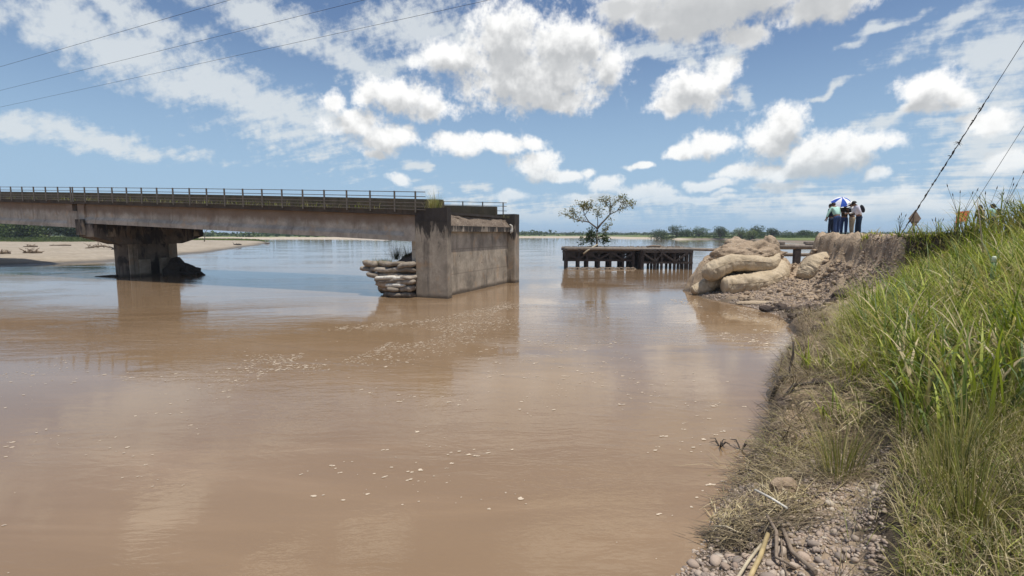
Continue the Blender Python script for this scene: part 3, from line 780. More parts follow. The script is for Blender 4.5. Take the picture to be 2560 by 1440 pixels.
# ---- pier
pier = thing('bridge_pier', 'dark stained T shaped concrete pier under the bridge', 'pier', bp(28.9, 4.15, -1))
def pier_cap():
    t0, t1 = 28.05, 29.75
    zt = 3.86
    mb = MB()
    prof = [(0.1, 2.98), (1.9, 2.42), (6.4, 2.42), (8.25, 2.98), (8.25, zt), (0.1, zt)]
    vs = [bp(t0, b, z) for b, z in prof] + [bp(t1, b, z) for b, z in prof]
    n = len(prof)
    fs = [tuple(range(n)), tuple(reversed(range(n, 2 * n)))] + [(k, k + n, (k + 1) % n + n, (k + 1) % n) for k in range(n)]
    mb.add(vs, fs)
    rel(mb.build('cap_beam', M['conc_pier']), pier)
    for b in (0.55, 2.6, 4.7, 6.8):
        bbox_part('bearing_block', 28.4, 29.1, b - 0.35, b + 0.35, 3.862, R(28.75) - 2.462, M['conc_pier'], pier)
    bbox_part('end_block', 28.9, 29.7, -0.08, 0.12 - 0.03, 3.1, 4.2, M['conc_pier'], pier)
    for b in (0.9, 7.3):
        bbox_part('cap_rib', 27.9, 28.048, b, b + 0.55, 2.98, zt - 0.02, M['conc'], pier)
pier_cap()
def column():
    # long faces with chamfered noses
    t0, t1, b0, b1 = 28.3, 29.6, 2.0, 6.35
    c = 0.35
    ring = [(t0, b0 + c), (t0, b1 - c), (t0 + c, b1), (t1 - c, b1), (t1, b1 - c), (t1, b0 + c), (t1 - c, b0), (t0 + c, b0)]
    mb = MB(); n = len(ring)
    def lvl(z, s): return [bp(28.95 + (t - 28.95) * s, 4.15 + (b - 4.15) * s, z) for t, b in ring]
    vs = lvl(-1, 1.0) + lvl(2.418, 1.0); fs = [(k, (k + 1) % n, (k + 1) % n + n, k + n) for k in range(n)]
    mb.add(vs, fs)
    rel(mb.build('column', M['conc_pier']), pier)
    for b in (2.4, 5.4):
        bbox_part('pilaster', 28.18, 28.298, b, b + 0.6, -1, 2.40, M['conc'], pier)
    bbox_part('footing_block', 28.05, 28.297, 3.02, 3.8, -1, 1.25, M['conc'], pier)
    bbox_part('footing_block', 28.05, 28.297, 4.6, 5.38, -1, 1.32, M['conc'], pier)
column()
# second pier, where the left span rests, out of view behind the frame edge
p2 = thing('bridge_pier', 'concrete pier under the far left end of the bridge', 'pier', bp(78, 4.6, -1))
bbox_part('cap_beam', 77.0, 79.0, 0.1, 9.3, 2.9, R(78) - 2.802, M['conc_pier'], p2)
bbox_part('column', 77.3, 78.7, 1.95, 7.35, -1, 2.898, M['conc_pier'], p2)

# ================================================================== trestle in mid river
def trestle():
    t = thing('steel_trestle', 'dark rusty steel trestle with diagonal bracing standing in mid river', 'trestle', (10.5, 46.5, -0.8))
    def part(name, mb, mat): return rel(mb.build(name, mat), t)
    def post(x, y, z1, w=0.22, z0=-0.8):
        mb = MB(); mb.bar((x, y, z0), (x, y, z1), w, w); part('post', mb, M['steel'])
    def beam(a, b, w, h, name='beam'):
        mb = MB(); mb.bar(a, b, w, h); part(name, mb, M['steel'])
    # left bay (set back) and right bay (nearer), each with three rows of posts
    for (y0, xs, low) in ((46.6, (4.95, 6.05, 6.85, 7.9, 8.95, 10.1, 11.0), 0.78), (45.7, (11.62, 12.75, 13.35, 14.5, 15.62, 15.95), 0.62)):
        for r, y in enumerate((y0, y0 + 1.6, y0 + 3.2)):
            for i, x in enumerate(xs):
                post(x + (0.12 * r), y, 1.74, 0.26 if i in (0, len(xs) - 1) else 0.20)
            x0, x1 = xs[0] - 0.05, xs[-1] + 0.15
            beam((x0, y - 0.135, 1.60), (x1, y - 0.135, 1.60), 0.06, 0.20, 'top_chord')
            beam((x0, y - 0.135, low), (x1, y - 0.135, low), 0.06, 0.16, 'bottom_chord')
            for i in range(len(xs) - 1):
                a, b = (xs[i], xs[i + 1])
                if b - a < 0.5: continue
                za, zb = (1.5, low + 0.1) if i % 2 == 0 else (low + 0.1, 1.5)
                mb = MB(); mb.bar((a + 0.12 * r, y - 0.21, za), (b + 0.12 * r, y - 0.21, zb), 0.05, 0.15); part('diagonal', mb, M['steel'])
        for x in xs:
            beam((x, y0 - 0.1, 1.44), (x, y0 + 3.3, 1.44), 0.12, 0.16, 'cross_beam')
        # dark sheet across the back, standing in for shade inside
        mb = MB(); mb.box(xs[0], xs[-1], y0 + 3.42, y0 + 3.50, 0.55, 1.72); part('shade_sheet', mb, M['steel'])
    # pipes along the top, silted over
    mb = MB(); mb.tube([(4.75, 46.35, 1.84), (8, 46.33, 1.85), (12, 46.33, 1.80), (16.3, 46.35, 1.80), (21.5, 46.0, 1.66)], 0.14, 10); part('pipe', mb, M['pipe'])
    for x in (4.85, 6.05, 11.65, 13.15):
        mb = MB(); mb.tube([(x, 46.2 if x < 11 else 45.35, 1.72), (x, 49.6, 1.72)], 0.12, 10); part('cross_pipe', mb, M['steel'])
    # decking planks with silt and litter
    for k in range(11):
        y = 46.55 + k * 0.31
        z = 1.86 + 0.02 * ((k * 7) % 3)
        mb = MB(); mb.bar((4.75 + 0.1 * (k % 3), y, z), (16.2 - 0.15 * (k % 2), y, z - 0.05), 0.29, 0.07); part('plank', mb, M['pipe'])
    # lower litter caught along the water
    v = []; f = []
    for i in range(240):
        x = random.uniform(5, 11.2); y = 46.3 + random.uniform(-0.15, 0.3)
        a = random.uniform(0, PI); L = random.uniform(0.15, 0.6)
        p = Vector((x, y, random.uniform(0.02, 0.16))); dvec = Vector((math.cos(a), 0.3 * math.sin(a), random.uniform(-0.2, 0.2))) * L / 2
        s = Vector((0, 0.02, 0.02)); b0 = len(v)
        v += [p - dvec - s, p + dvec - s, p + dvec + s, p - dvec + s]; f.append((b0, b0 + 1, b0 + 2, b0 + 3))
    o = rel(obj('caught_litter', mesh('caught_litter', v, f), M['wood']), t); o['kind'] = 'stuff'
    v = []; f = []
    for i in range(420):
        x = random.uniform(4.8, 16.2); y = random.uniform(46.5, 49.6)
        a = random.uniform(0, PI); L = random.uniform(0.1, 0.45)
        p = Vector((x, y, 1.93 + random.uniform(0, 0.06))); dvec = Vector((math.cos(a), math.sin(a), random.uniform(-0.1, 0.25))) * L / 2
        s = Vector((0.0, 0.012, 0.022)); b0 = len(v)
        v += [p - dvec - s, p + dvec - s, p + dvec + s, p - dvec + s]; f.append((b0, b0 + 1, b0 + 2, b0 + 3))
    o = rel(obj('deck_litter', mesh('deck_litter', v, f), M['wood']), t); o['kind'] = 'stuff'
trestle()
mb = MB(); mb.tube([(6.42, 46.15, 1.40), (6.9, 46.25, 1.75), (7.75, 46.4, 2.24)], [0.07, 0.08, 0.05], 8)
tag(mb.build('driftwood_log', M['stalk']), 'pale driftwood pole leaning across the trestle top under the tree', 'log')
mb = MB(); mb.tube([(12.2, 46.7, 2.02), (12.8, 46.6, 2.08), (13.4, 46.6, 2.05), (13.55, 46.6, 2.16)], [0.05, 0.10, 0.09, 0.04], 8)
tag(mb.build('driftwood_log', M['wood']), 'short brown driftwood log lying on top of the trestle', 'log')

def pipe_bridge():
    t = thing('pipe_bridge', 'pair of silted brown pipes on posts behind the eroded embankment', 'pipe bridge', (19, 36, -0.8))
    y = 36.0
    def part(name, mb, mat): return rel(mb.build(name, mat), t)
    mb = MB(); mb.tube([(17.9, y, 2.30), (21.0, y, 2.28), (24.5, y, 2.24), (32, y, 2.2)], 0.19, 12); part('pipe', mb, M['pipe'])
    mb = MB(); mb.tube([(15.5, y + 0.9, 1.72), (20, y + 0.9, 1.70), (32, y + 0.9, 1.66)], 0.13, 10); part('pipe', mb, M['pipe'])
    for x in (20.0, 23.5, 27):
        mb = MB(); mb.bar((x, y, -0.8), (x, y, 2.1), 0.42, 0.3); part('post', mb, M['steel'])
    for x in (18.6, 20.9, 22.4):
        mb = MB(); mb.bar((x - 0.4, y, 2.55), (x + 0.45, y, 2.52), 0.3, 0.16); part('clamp', mb, M['pipe'])
pipe_bridge()

# ================================================================== foliage tools
def leaf_cloud(centers, radii, n, size, cols, seed, flat=0.7, shell=0.55):
    """leaf sized faces spread through several lobes; cols = list of leaf colours"""
    r = np.random.default_rng(seed)
    C = np.asarray(centers, float); Rr = np.asarray(radii, float)
    vol = Rr.prod(1) ** 0.66; k = r.choice(len(C), n, p=vol / vol.sum())
    d = r.normal(size=(n, 3)); d /= np.linalg.norm(d, axis=1)[:, None]
    rad = shell + (1 - shell) * r.random(n) ** 0.5
    rad *= 1 + 0.16 * r.normal(size=n)
    P = C[k] + d * Rr[k] * rad[:, None]
    nrm = d * 0.8 + r.normal(size=(n, 3)) * 0.6 + np.array([0, 0, 0.4]); nrm /= np.linalg.norm(nrm, axis=1)[:, None]
    a = np.cross(nrm, r.normal(size=(n, 3))); a /= np.linalg.norm(a, axis=1)[:, None] + 1e-9
    b = np.cross(nrm, a)
    s = size * (0.6 + 0.8 * r.random(n))[:, None]
    v = np.stack([P - a * s, P - b * s * flat, P + a * s, P + b * s * flat], 1).reshape(-1, 3)
    f = np.arange(4 * n).reshape(-1, 4)
    cols = np.asarray(cols, float)
    c = cols[r.integers(0, len(cols), n)] * (0.75 + 0.5 * r.random(n))[:, None]
    tuft = cols[r.integers(0, len(cols), len(C))]
    c = 0.55 * c + 0.45 * tuft[k]
    return v, f, np.repeat(c, 4, axis=0)
GREENS = [(0.055, 0.085, 0.022), (0.075, 0.115, 0.03), (0.10, 0.14, 0.04), (0.045, 0.07, 0.022)]
DARKGREENS = [(0.030, 0.055, 0.020), (0.045, 0.070, 0.025), (0.06, 0.085, 0.03)]
LIGHTGREENS = [(0.13, 0.17, 0.05), (0.16, 0.19, 0.07), (0.10, 0.14, 0.04)]
def make_tree(label, x, y, z0, h, w, cols, seed, n=420, lobes=9, group=None, trunk=0.35, dome=False, name='tree', leaf=None):
    r = random.Random(seed)
    t = thing(name, label, 'tree' if name != 'shrub' else 'shrub', (x, y, z0), 0, group)
    ht = h * trunk
    mb = MB()
    mb.tube([(0, 0, -0.3), (0.02 * h, 0, ht * 0.6), (0.0, 0.01 * h, ht * 1.3)], [0.05 * h, 0.035 * h, 0.022 * h], 7)
    cs = []; rs = []
    for i in range(lobes):
        a = r.uniform(0, 2 * PI); q = r.uniform(0.1, 1.0) ** 0.7
        zc = ht + (h - ht) * (r.uniform(0.25, 0.82) if not dome else r.uniform(0.35, 0.80) * (1.05 - 0.45 * q))
        sx = w * 0.5 * q * 0.75
        cs.append((math.cos(a) * sx, math.sin(a) * sx, zc)); rr = r.uniform(0.20, 0.34) * w
        rs.append((rr, rr, min(rr * 0.8, (h - ht) * 0.36)))
        mb.tube([(0.0, 0.01 * h, ht), (cs[-1][0] * 0.5, cs[-1][1] * 0.5, ht + (zc - ht) * 0.6), cs[-1]], [0.018 * h, 0.012 * h, 0.005 * h], 5)
    mb.build('trunk', M['bark'], t)
    v, f, c = leaf_cloud(cs, rs, n, leaf or (0.045 * w + 0.08), cols, seed)
    obj('crown', mesh('crown', v, f, False, c), M['leaf'], t)
    return t

# ---- the slim tree behind the trestle: limbs grown by hand, leaves on the twigs
def slim_tree():
    t = thing('slim_tree', 'slim sparse tree with forked trunk rising from the trestle', 'tree', (7.78, 47.2, 1.9))
    k = 47.2 / 46
    limbs = [[(0, 0, -0.4), (0.02, 0, 0.5), (-0.02, 0, 1.05), (0.04, 0, 1.72)],
             [(0.04, 0, 1.72), (0.35, 0.1, 2.1), (0.75, 0.2, 2.5), (1.15, 0.2, 2.95), (1.25, 0.3, 3.6), (1.15, 0.3, 4.3)],
             [(1.15, 0.2, 2.95), (1.9, 0.2, 3.35), (2.6, 0.1, 3.6), (3.3, 0.0, 3.95)],
             [(1.25, 0.3, 3.6), (1.7, 0.3, 4.1), (2.2, 0.2, 4.5)], [(1.2, 0.3, 3.4), (0.9, 0.4, 3.9), (0.6, 0.5, 4.35)], [(1.9, 0.2, 3.35), (2.3, 0.5, 4.0), (2.75, 0.6, 4.25)],
             [(0.04, 0, 1.72), (-0.35, -0.1, 2.0), (-0.75, -0.1, 2.3), (-1.5, -0.2, 2.4), (-2.3, -0.2, 2.65), (-2.8, -0.2, 2.95)],
             [(-0.75, -0.1, 2.3), (-1.1, 0.1, 2.9), (-1.25, 0.2, 3.5), (-1.7, 0.2, 4.0)], [(-1.1, 0.1, 2.9), (-0.7, 0.3, 3.4), (-0.5, 0.3, 4.0)],
             [(-1.25, 0.2, 3.5), (-0.95, 0.1, 4.0)], [(-1.5, -0.2, 2.4), (-1.9, 0.2, 3.0), (-2.3, 0.2, 3.3)],
             [(0.04, 0, 1.5), (0.1, 0.2, 2.3), (0.05, 0.3, 3.0), (0.3, 0.3, 3.5)], [(0.02, 0, 1.2), (0.5, -0.2, 1.5), (0.95, -0.2, 1.75)],
             [(0, 0, 0.4), (-0.7, -0.1, 0.7), (-1.2, -0.1, 0.6), (-1.7, -0.1, 0.35)], [(0, 0, 0.6), (0.5, -0.1, 0.9), (0.8, -0.1, 0.6)], [(-0.5, -0.1, 0.6), (-0.5, 0, 1.1), (-0.55, 0, 1.4)]]
    rad0 = [0.13, 0.10, 0.05, 0.045, 0.04, 0.04, 0.085, 0.05, 0.04, 0.03, 0.035, 0.05, 0.025, 0.04, 0.03, 0.03]
    mb = MB()
    r = np.random.default_rng(5); tips = []; low = []
    for li, (L, r0) in enumerate(zip(limbs, rad0)):
        pts = [Vector(p) * k for p in L]
        mb.tube(pts, [r0 * (1 - 0.7 * i / (len(pts) - 1)) for i in range(len(pts))], 6)
        if li == 0: continue
        dst = low if li >= 13 else tips
        m = len(pts) - 1
        for j in range(10 if li < 13 else 13):
            s = 0.45 + 0.6 * r.random() if li < 13 else r.random()
            s = min(s, 1.0) * m; i = min(int(s), m - 1); p = pts[i].lerp(pts[i + 1], s - i)
            e = p + Vector(r.normal(size=3) * np.array([0.28, 0.25, 0.20])) + Vector((0, 0, 0.08))
            mb.tube([p, p.lerp(e, 0.5) + Vector((0, 0, 0.04)), e], [0.014, 0.010, 0.005], 4, False)
            dst.append(e); dst.append(p.lerp(e, 0.6))
    mb.build('trunk', M['bark'], t)
    def leaves(name, pts, nper, size, cols, spread):
        P = np.array([tuple(p) for p in pts]); P = np.repeat(P, nper, axis=0)
        n = len(P); P = P + r.normal(size=(n, 3)) * spread
        nrm = r.normal(size=(n, 3)) + np.array([0, 0, 0.9]); nrm /= np.linalg.norm(nrm, axis=1)[:, None]
        a = np.cross(nrm, r.normal(size=(n, 3))); a /= np.linalg.norm(a, axis=1)[:, None]; b = np.cross(nrm, a)
        s = size * (0.6 + 0.8 * r.random(n))[:, None]
        v = np.stack([P - a * s, P - b * s * 0.45, P + a * s, P + b * s * 0.45], 1).reshape(-1, 3)
        c = np.asarray(cols)[r.integers(0, len(cols), n)] * (0.7 + 0.6 * r.random(n))[:, None]
        obj(name, mesh(name, v, np.arange(4 * n).reshape(-1, 4), False, np.repeat(c, 4, axis=0)), M['leaf'], t)
    leaves('crown', tips, 9, 0.085, [(0.19, 0.185, 0.06), (0.14, 0.155, 0.05), (0.25, 0.20, 0.075)], 0.14)
    leaves('lower_leaves', low, 9, 0.12, DARKGREENS, 0.16)
slim_tree()

# ================================================================== left bank, far banks: trees and scrub
def left_trees():
    spots = [(-166, 168, 9.5, 15, 0, 'broad bright green leafy tree at the left picture edge behind the bridge'),
             (-152, 160, 8.5, 12, 0, 'rounded green tree second from the left behind the bridge girder'),
             (-141, 166, 9.5, 11, 1, 'dark green dense tree nearest the pier on the sand bar'),
             (-153, 182, 10.5, 13, 1, 'tall dark tree behind the dense dark tree left of the pier'),
             (-152, 195, 8.0, 11, 2, 'pale olive tree just left of the pier cap'),
             (-181, 172, 10.0, 14, 0, 'green tree beyond the left picture edge'),
             (-172, 190, 11.0, 15, 1, 'tall dark tree at the back of the left grove')]
    for i, (x, y, h, w, c, lab) in enumerate(spots):
        make_tree(lab, x, y, float(sandbar_z(np.array([float(x)]), np.array([float(y)]))[0]) - 0.1, h, w, [GREENS + LIGHTGREENS, DARKGREENS, LIGHTGREENS[:2] + GREENS][c], 100 + i, 4200, 22, 'trees on the left sand bar', 0.04, leaf=0.30)
left_trees()
def ground_cover(name, label, pts, zf, n, hgt, cols, seed, size):
    """low weeds over polygon pts"""
    r = np.random.default_rng(seed); P = np.asarray(pts, float)
    lo, hi = P.min(0), P.max(0)
    X = r.uniform(lo[0], hi[0], n * 3); Y = r.uniform(lo[1], hi[1], n * 3)
    k = sdf_poly(X, Y, pts); ok = k > 0; X, Y, k = X[ok][:n], Y[ok][:n], k[ok][:n]
    m = len(X); Z = zf(X, Y); h = hgt * (0.4 + 0.6 * r.random(m)) * np.clip(k / (0.15 * (hi[1] - lo[1])), 0.25, 1)
    a = r.uniform(0, PI, m); s = size * (0.5 + r.random(m))
    dx, dy = np.cos(a) * s, np.sin(a) * s
    v = np.stack([np.stack([X - dx, Y - dy, Z - 0.05], -1), np.stack([X + dx, Y + dy, Z - 0.05], -1), np.stack([X + dx * 0.6, Y + dy * 0.6, Z + h], -1), np.stack([X - dx * 0.6, Y - dy * 0.6, Z + h * 0.9], -1)], 1).reshape(-1, 3)
    c = np.asarray(cols)[r.integers(0, len(cols), m)] * (0.75 + 0.5 * r.random(m))[:, None]
    tag(obj(name, mesh(name, v, np.arange(4 * m).reshape(-1, 4), False, np.repeat(c, 4, axis=0)), M['leaf']), label, kind='stuff')
ground_cover('weeds', 'bright green weeds along the foot of the left grove', [(-158, 146), (-128, 150), (-122, 170), (-134, 185), (-190, 178), (-190, 150)], sandbar_z, 5200, 1.5, LIGHTGREENS, 11, 0.5)
ground_cover('weeds', 'light green grass patch on the sand spit right of the pier', [(-128, 205), (-100, 214), (-98, 222), (-128, 236), (-150, 225)], sandbar_z, 1500, 0.8, [(0.14, 0.19, 0.04), (0.18, 0.22, 0.05)], 12, 0.5)

def far_trees():
    B = []
    for i, (x, y, h, w, c, dome, lab) in enumerate([
            (84.5, 300, 7.4, 13, 1, True, 'broad dark dome shaped tree at the left end of the far right bank'),
            (96.5, 302, 7.2, 9, 1, False, 'upright dark tree on the far bank above the trestle'),
            (90, 310, 5.2, 9, 0, False, 'low green tree between the dome tree and the upright tree'),
            (103.5, 308, 5.2, 8, 0, False, 'small green tree right of the upright far bank tree'),
            (111, 306, 7.0, 11, 0, True, 'wide green tree in the middle of the far right bank'),
            (116.5, 288, 7.0, 6.5, 1, False, 'slim dark tree standing at the far water edge'),
            (122, 300, 5.0, 8, 2, False, 'pale green bush tree right of the slim dark tree'),
            (127, 285, 6.0, 9, 2, False, 'yellow green bushy tree behind the soil block'),
            (131, 276, 7.2, 11, 1, True, 'large dark flat topped tree behind the eroded mound'),
            (126, 270, 4.6, 8, 2, False, 'light green bush in front of the flat topped tree'),
            (148, 292, 5.0, 6.5, 1, False, 'small dark round tree right of the flat topped tree'),
            (162, 285, 3.6, 9, 0, False, 'low green bush left of the standing people'),
            (138, 290, 3.6, 8, 0, False, 'low green tree right behind the flat topped tree')]):
        z0 = float(far_z(np.array([float(x)]), np.array([float(y)]))[0]) - 0.1
        make_tree(lab, x, y, z0, h, w, [GREENS, DARKGREENS, LIGHTGREENS][c], 200 + i, 900, 12, 'trees on the far right bank', 0.10, dome, leaf=0.30)
far_trees()
ground_cover('weeds', 'green scrub on the far right bank between the trees', [(82, 292), (120, 290), (126, 262), (140, 250), (240, 260), (230, 320), (84, 320)], far_z, 6500, 1.1, GREENS + LIGHTGREENS + LIGHTGREENS, 13, 0.8)
def woodland():
    """the distant wood along the horizon, one mass"""
    r = np.random.default_rng(77); V = []; F = []; Cc = []; nb = 0
    for i in range(1100):
        u = r.uniform(-1.5, 1.7); y = r.uniform(470, 1250) if -0.35 < u < 0.3 else r.uniform(430, 1250)
        if -0.62 < u < -0.2 : y = r.uniform(345, 1100)
        x = u * y
        h = r.uniform(3.2, 6.5) * (1.0 if u < 0.1 else 0.8) * (0.65 if (-0.62 < u < -0.15) else 1); w = r.uniform(9, 24)
        v, f, c = leaf_cloud([(x, y, 1.0 + h * 0.5), (x + w * 0.3, y, 1.0 + h * 0.35), (x - w * 0.35, y, 1.0 + h * 0.4)], [(w * 0.4, w * 0.3, h * 0.5), (w * 0.35, w * 0.3, h * 0.38), (w * 0.33, w * 0.3, h * 0.42)], 46, 1.2, DARKGREENS + GREENS[:2], 1000 + i, 0.8)
        V.append(v); F.append(f + nb); Cc.append(c); nb += len(v)
    tag(obj('distant_woodland', mesh('distant_woodland', np.concatenate(V), np.concatenate(F), False, np.concatenate(Cc)), M['leaf']), 'low dark band of distant woodland along the horizon', kind='stuff')
woodland()
# leaning bare tree past the right end of the pier
def bare_tree():
    t = thing('bare_tree', 'thin bare tree on the sand spit beside the pier cap', 'tree', (-103, 172, 0.4))
    mb = MB()
    mb.tube([(0, 0, -0.3), (0.3, 0, 1.6), (0.5, 0, 3.0), (1.6, 0, 4.6), (3.5, 0, 5.2)], [0.18, 0.14, 0.10, 0.07, 0.03], 6)
    mb.build('trunk', M['bark'], t)
    mb = MB()
    for a in ([(0.3, 0, 1.6), (-0.5, 0, 3.2), (-0.4, 0, 4.6)], [(0.5, 0, 3.0), (0.4, 0, 4.4), (1.0, 0, 5.4)], [(1.6, 0, 4.6), (2.4, 0, 5.3), (3.4, 0, 5.7)], [(1.2, 0, 4.0), (2.6, 0, 4.3), (4.4, 0, 4.7)]):
        mb.tube(a, [0.06, 0.045, 0.02], 5)
    mb.build('branches', M['bark'], t)
    v, f, c = leaf_cloud([(3.2, 0, 5.3), (4.3, 0, 4.8), (1.0, 0, 5.2)], [(1.0, 0.6, 0.3), (0.8, 0.6, 0.25), (0.5, 0.5, 0.4)], 60, 0.14, GREENS, 9)
    obj('crown', mesh('crown', v, f, False, c), M['leaf'], t)
bare_tree()

# ---- driftwood stranded on the sandbar
def snag(label, x, y, L, hgt, seed, n=7, mat='wood'):
    r = random.Random(seed); z0 = float(sandbar_z(np.array([float(x)]), np.array([float(y)]))[0])
    t = thing('driftwood', label, 'driftwood', (x, y, z0), 0, 'driftwood stranded on the sand bar')
    mb = MB(); mb.tube([(-L / 2, 0, 0.05), (-L * 0.1, 0.1, 0.22 * hgt), (L * 0.25, 0, 0.3 * hgt), (L / 2, 0.1, 0.12)], [0.10, 0.17, 0.2, 0.12], 7)
    mb.build('stem', M[mat], t)
    mb = MB()
    for i in range(n):
        x0 = r.uniform(-0.4, 0.45) * L; a = r.uniform(-1.2, 1.2)
        e = Vector((x0 + math.sin(a) * L * 0.35, r.uniform(-0.6, 0.6), hgt * r.uniform(0.3, 1.0)))
        mb.tube([(x0, 0, 0.15), (x0 + (e.x - x0) * 0.4, e.y * 0.5, e.z * 0.7), e], [0.08, 0.06, 0.025], 5)
    mb.build('branches', M[mat], t)
snag('tangled driftwood snag with an arched branch left of the pier', -75, 93, 4.6, 1.7, 1, 9)
snag('dark root ball of driftwood next to the pier column', -67.5, 88, 2.4, 1.3, 2, 9, 'wood_dark')
snag('small brown driftwood clump in the middle of the sand bar', -91, 97, 2.6, 0.7, 3, 6)
snag('long low driftwood branch on the upper sand bar', -95, 108, 4.4, 0.5, 4, 3)
snag('leafy brush heap on the left part of the sand bar', -65.5, 70, 2.5, 0.8, 5, 14)
snag('brush heap at the left picture edge of the sand bar', -67.5, 68, 1.8, 0.8, 6, 10)
snag('small dark stump on the sand bar left of the column', -48, 68, 0.5, 0.5, 7, 4, 'wood_dark')
snag('dark driftwood piece on the sand spit right of the pier', -69.5, 130, 2.0, 0.7, 8, 5, 'wood_dark')
snag('low driftwood stick far out on the sand spit', -79, 165, 2.4, 0.6, 9, 4)

# ================================================================== debris at the pier
def rock_mesh(name, seed, sx, sy, sz, sub=2, amp=0.25, ang=True, rough=0.0):
    bm = bmesh.new(); bmesh.ops.create_icosphere(bm, subdivisions=sub, radius=1.0)
    r = random.Random(seed); off = Vector((r.uniform(-50, 50), r.uniform(-50, 50), 0))
    for v in bm.verts:
        n = mnoise.noise(v.co * 1.3 + off) + 0.5 * mnoise.noise(v.co * 2.9 + off)
        if rough: n += rough * (mnoise.noise(v.co * 6.1 + off) + 0.6 * mnoise.noise(v.co * 13.0 + off))
        v.co *= 1 + amp * n
        v.co.x *= sx; v.co.y *= sy; v.co.z *= sz
    me = bpy.data.meshes.new(name); bm.to_mesh(me); bm.free()
    if not ang: me.polygons.foreach_set('use_smooth', np.ones(len(me.polygons), dtype=bool))
    return me
deb = thing('debris_heap', 'dark heap of broken slabs and driftwood at the right foot of the pier', 'debris', (-25.6, 40.2, 0))
obj('slab', rock_mesh('slab', 3, 1.0, 0.8, 0.95, 3, 0.55), M['wood_dark'], deb, (-0.7, 0.2, 0.15))
obj('slab', rock_mesh('slab', 4, 0.6, 0.5, 0.6, 3, 0.6), M['wood_dark'], deb, (0.45, -0.1, 0.05))
for a, b, r0 in (((0.3, -0.3, 0.75), (1.75, -0.5, -0.1), 0.15), ((-0.6, -0.5, 1.0), (0.7, -0.6, 0.1), 0.10), ((-0.2, -0.6, 0.2), (1.2, -0.7, 0.0), 0.09)):
    mb = MB(); mb.tube([a, ((a[0] + b[0]) / 2, (a[1] + b[1]) / 2, (a[2] + b[2]) / 2 + 0.06), b], [r0, r0 * 0.9, r0 * 0.7], 7); mb.build('log', M['wood_dark'], deb)
mb = MB(); mb.tube([(-31.2, 38.2, 0.0), (-30.0, 38.1, 0.06), (-29.2, 37.9, 0.08)], [0.05, 0.13, 0.16], 8, True, 0.6)
tag(mb.build('sunken_log', M['wood_dark']), 'dark waterlogged trunk lying at the left foot of the pier', 'log')

# ================================================================== sandbag stack beside the abutment
def pillow(name, seed, lx, ly, lz):
    """a filled sack: rounded box with pinched ends and folds"""
    nu, nv = 18, 12; vs = []; r = random.Random(seed); off = Vector((r.uniform(-90, 90), 3, 1))
    for i in range(nu + 1):
        s = -1 + 2 * i / nu
        w = (1 - abs(s) ** 5) ** 0.5 if abs(s) < 1 else 0.0
        w = max(w, 0.16 if abs(s) > 0.98 else 0)
        for k in range(nv):
            a = 2 * PI * k / nv
            ca, sa = math.cos(a), math.sin(a)
            y = math.copysign(abs(ca) ** 0.75, ca) * ly * w; z = math.copysign(abs(sa) ** 0.7, sa) * lz * (w ** 1.2)
            p = Vector((s * lx, y, z))
            n = mnoise.noise(p * 3.2 + off) * 0.22 + mnoise.noise(p * 9 + off) * 0.06
            vs.append(p * (1 + n) + Vector((0, 0, -0.08 * s * s * lz)))
    fs = [(i * nv + k, i * nv + (k + 1) % nv, (i + 1) * nv + (k + 1) % nv, (i + 1) * nv + k) for i in range(nu) for k in range(nv)]
    fs += [tuple(range(nv))[::-1], tuple(nu * nv + k for k in range(nv))]
    return mesh(name, vs, fs, True)
def sack_mat():
    m, g, b, out = new_mat('silted_sack'); p = position(g)
    oi = g.n.new('ShaderNodeObjectInfo'); n = g.noise(p, 5.0, 5.0, 0.65)
    c = g.mix(oi.outputs['Random'], (0.24, 0.20, 0.155), (0.40, 0.345, 0.28))
    c = g.mix(g.ramp(n, 0.35, 0.7, 0.0, 0.75), c, (0.17, 0.135, 0.10))
    _, _, z = g.sep(p); c = g.mix(g.ramp(z, 0.05, 0.3, 0.8, 0.0), c, (0.06, 0.045, 0.033))
    g.put(b.inputs['Base Color'], c); b.inputs['Roughness'].default_value = 0.9
    g.put(b.inputs['Normal'], g.bump(g.noise(p, 22.0, 4.0, 0.6), 0.7, 0.03))
    return m
M['sack'] = sack_mat()
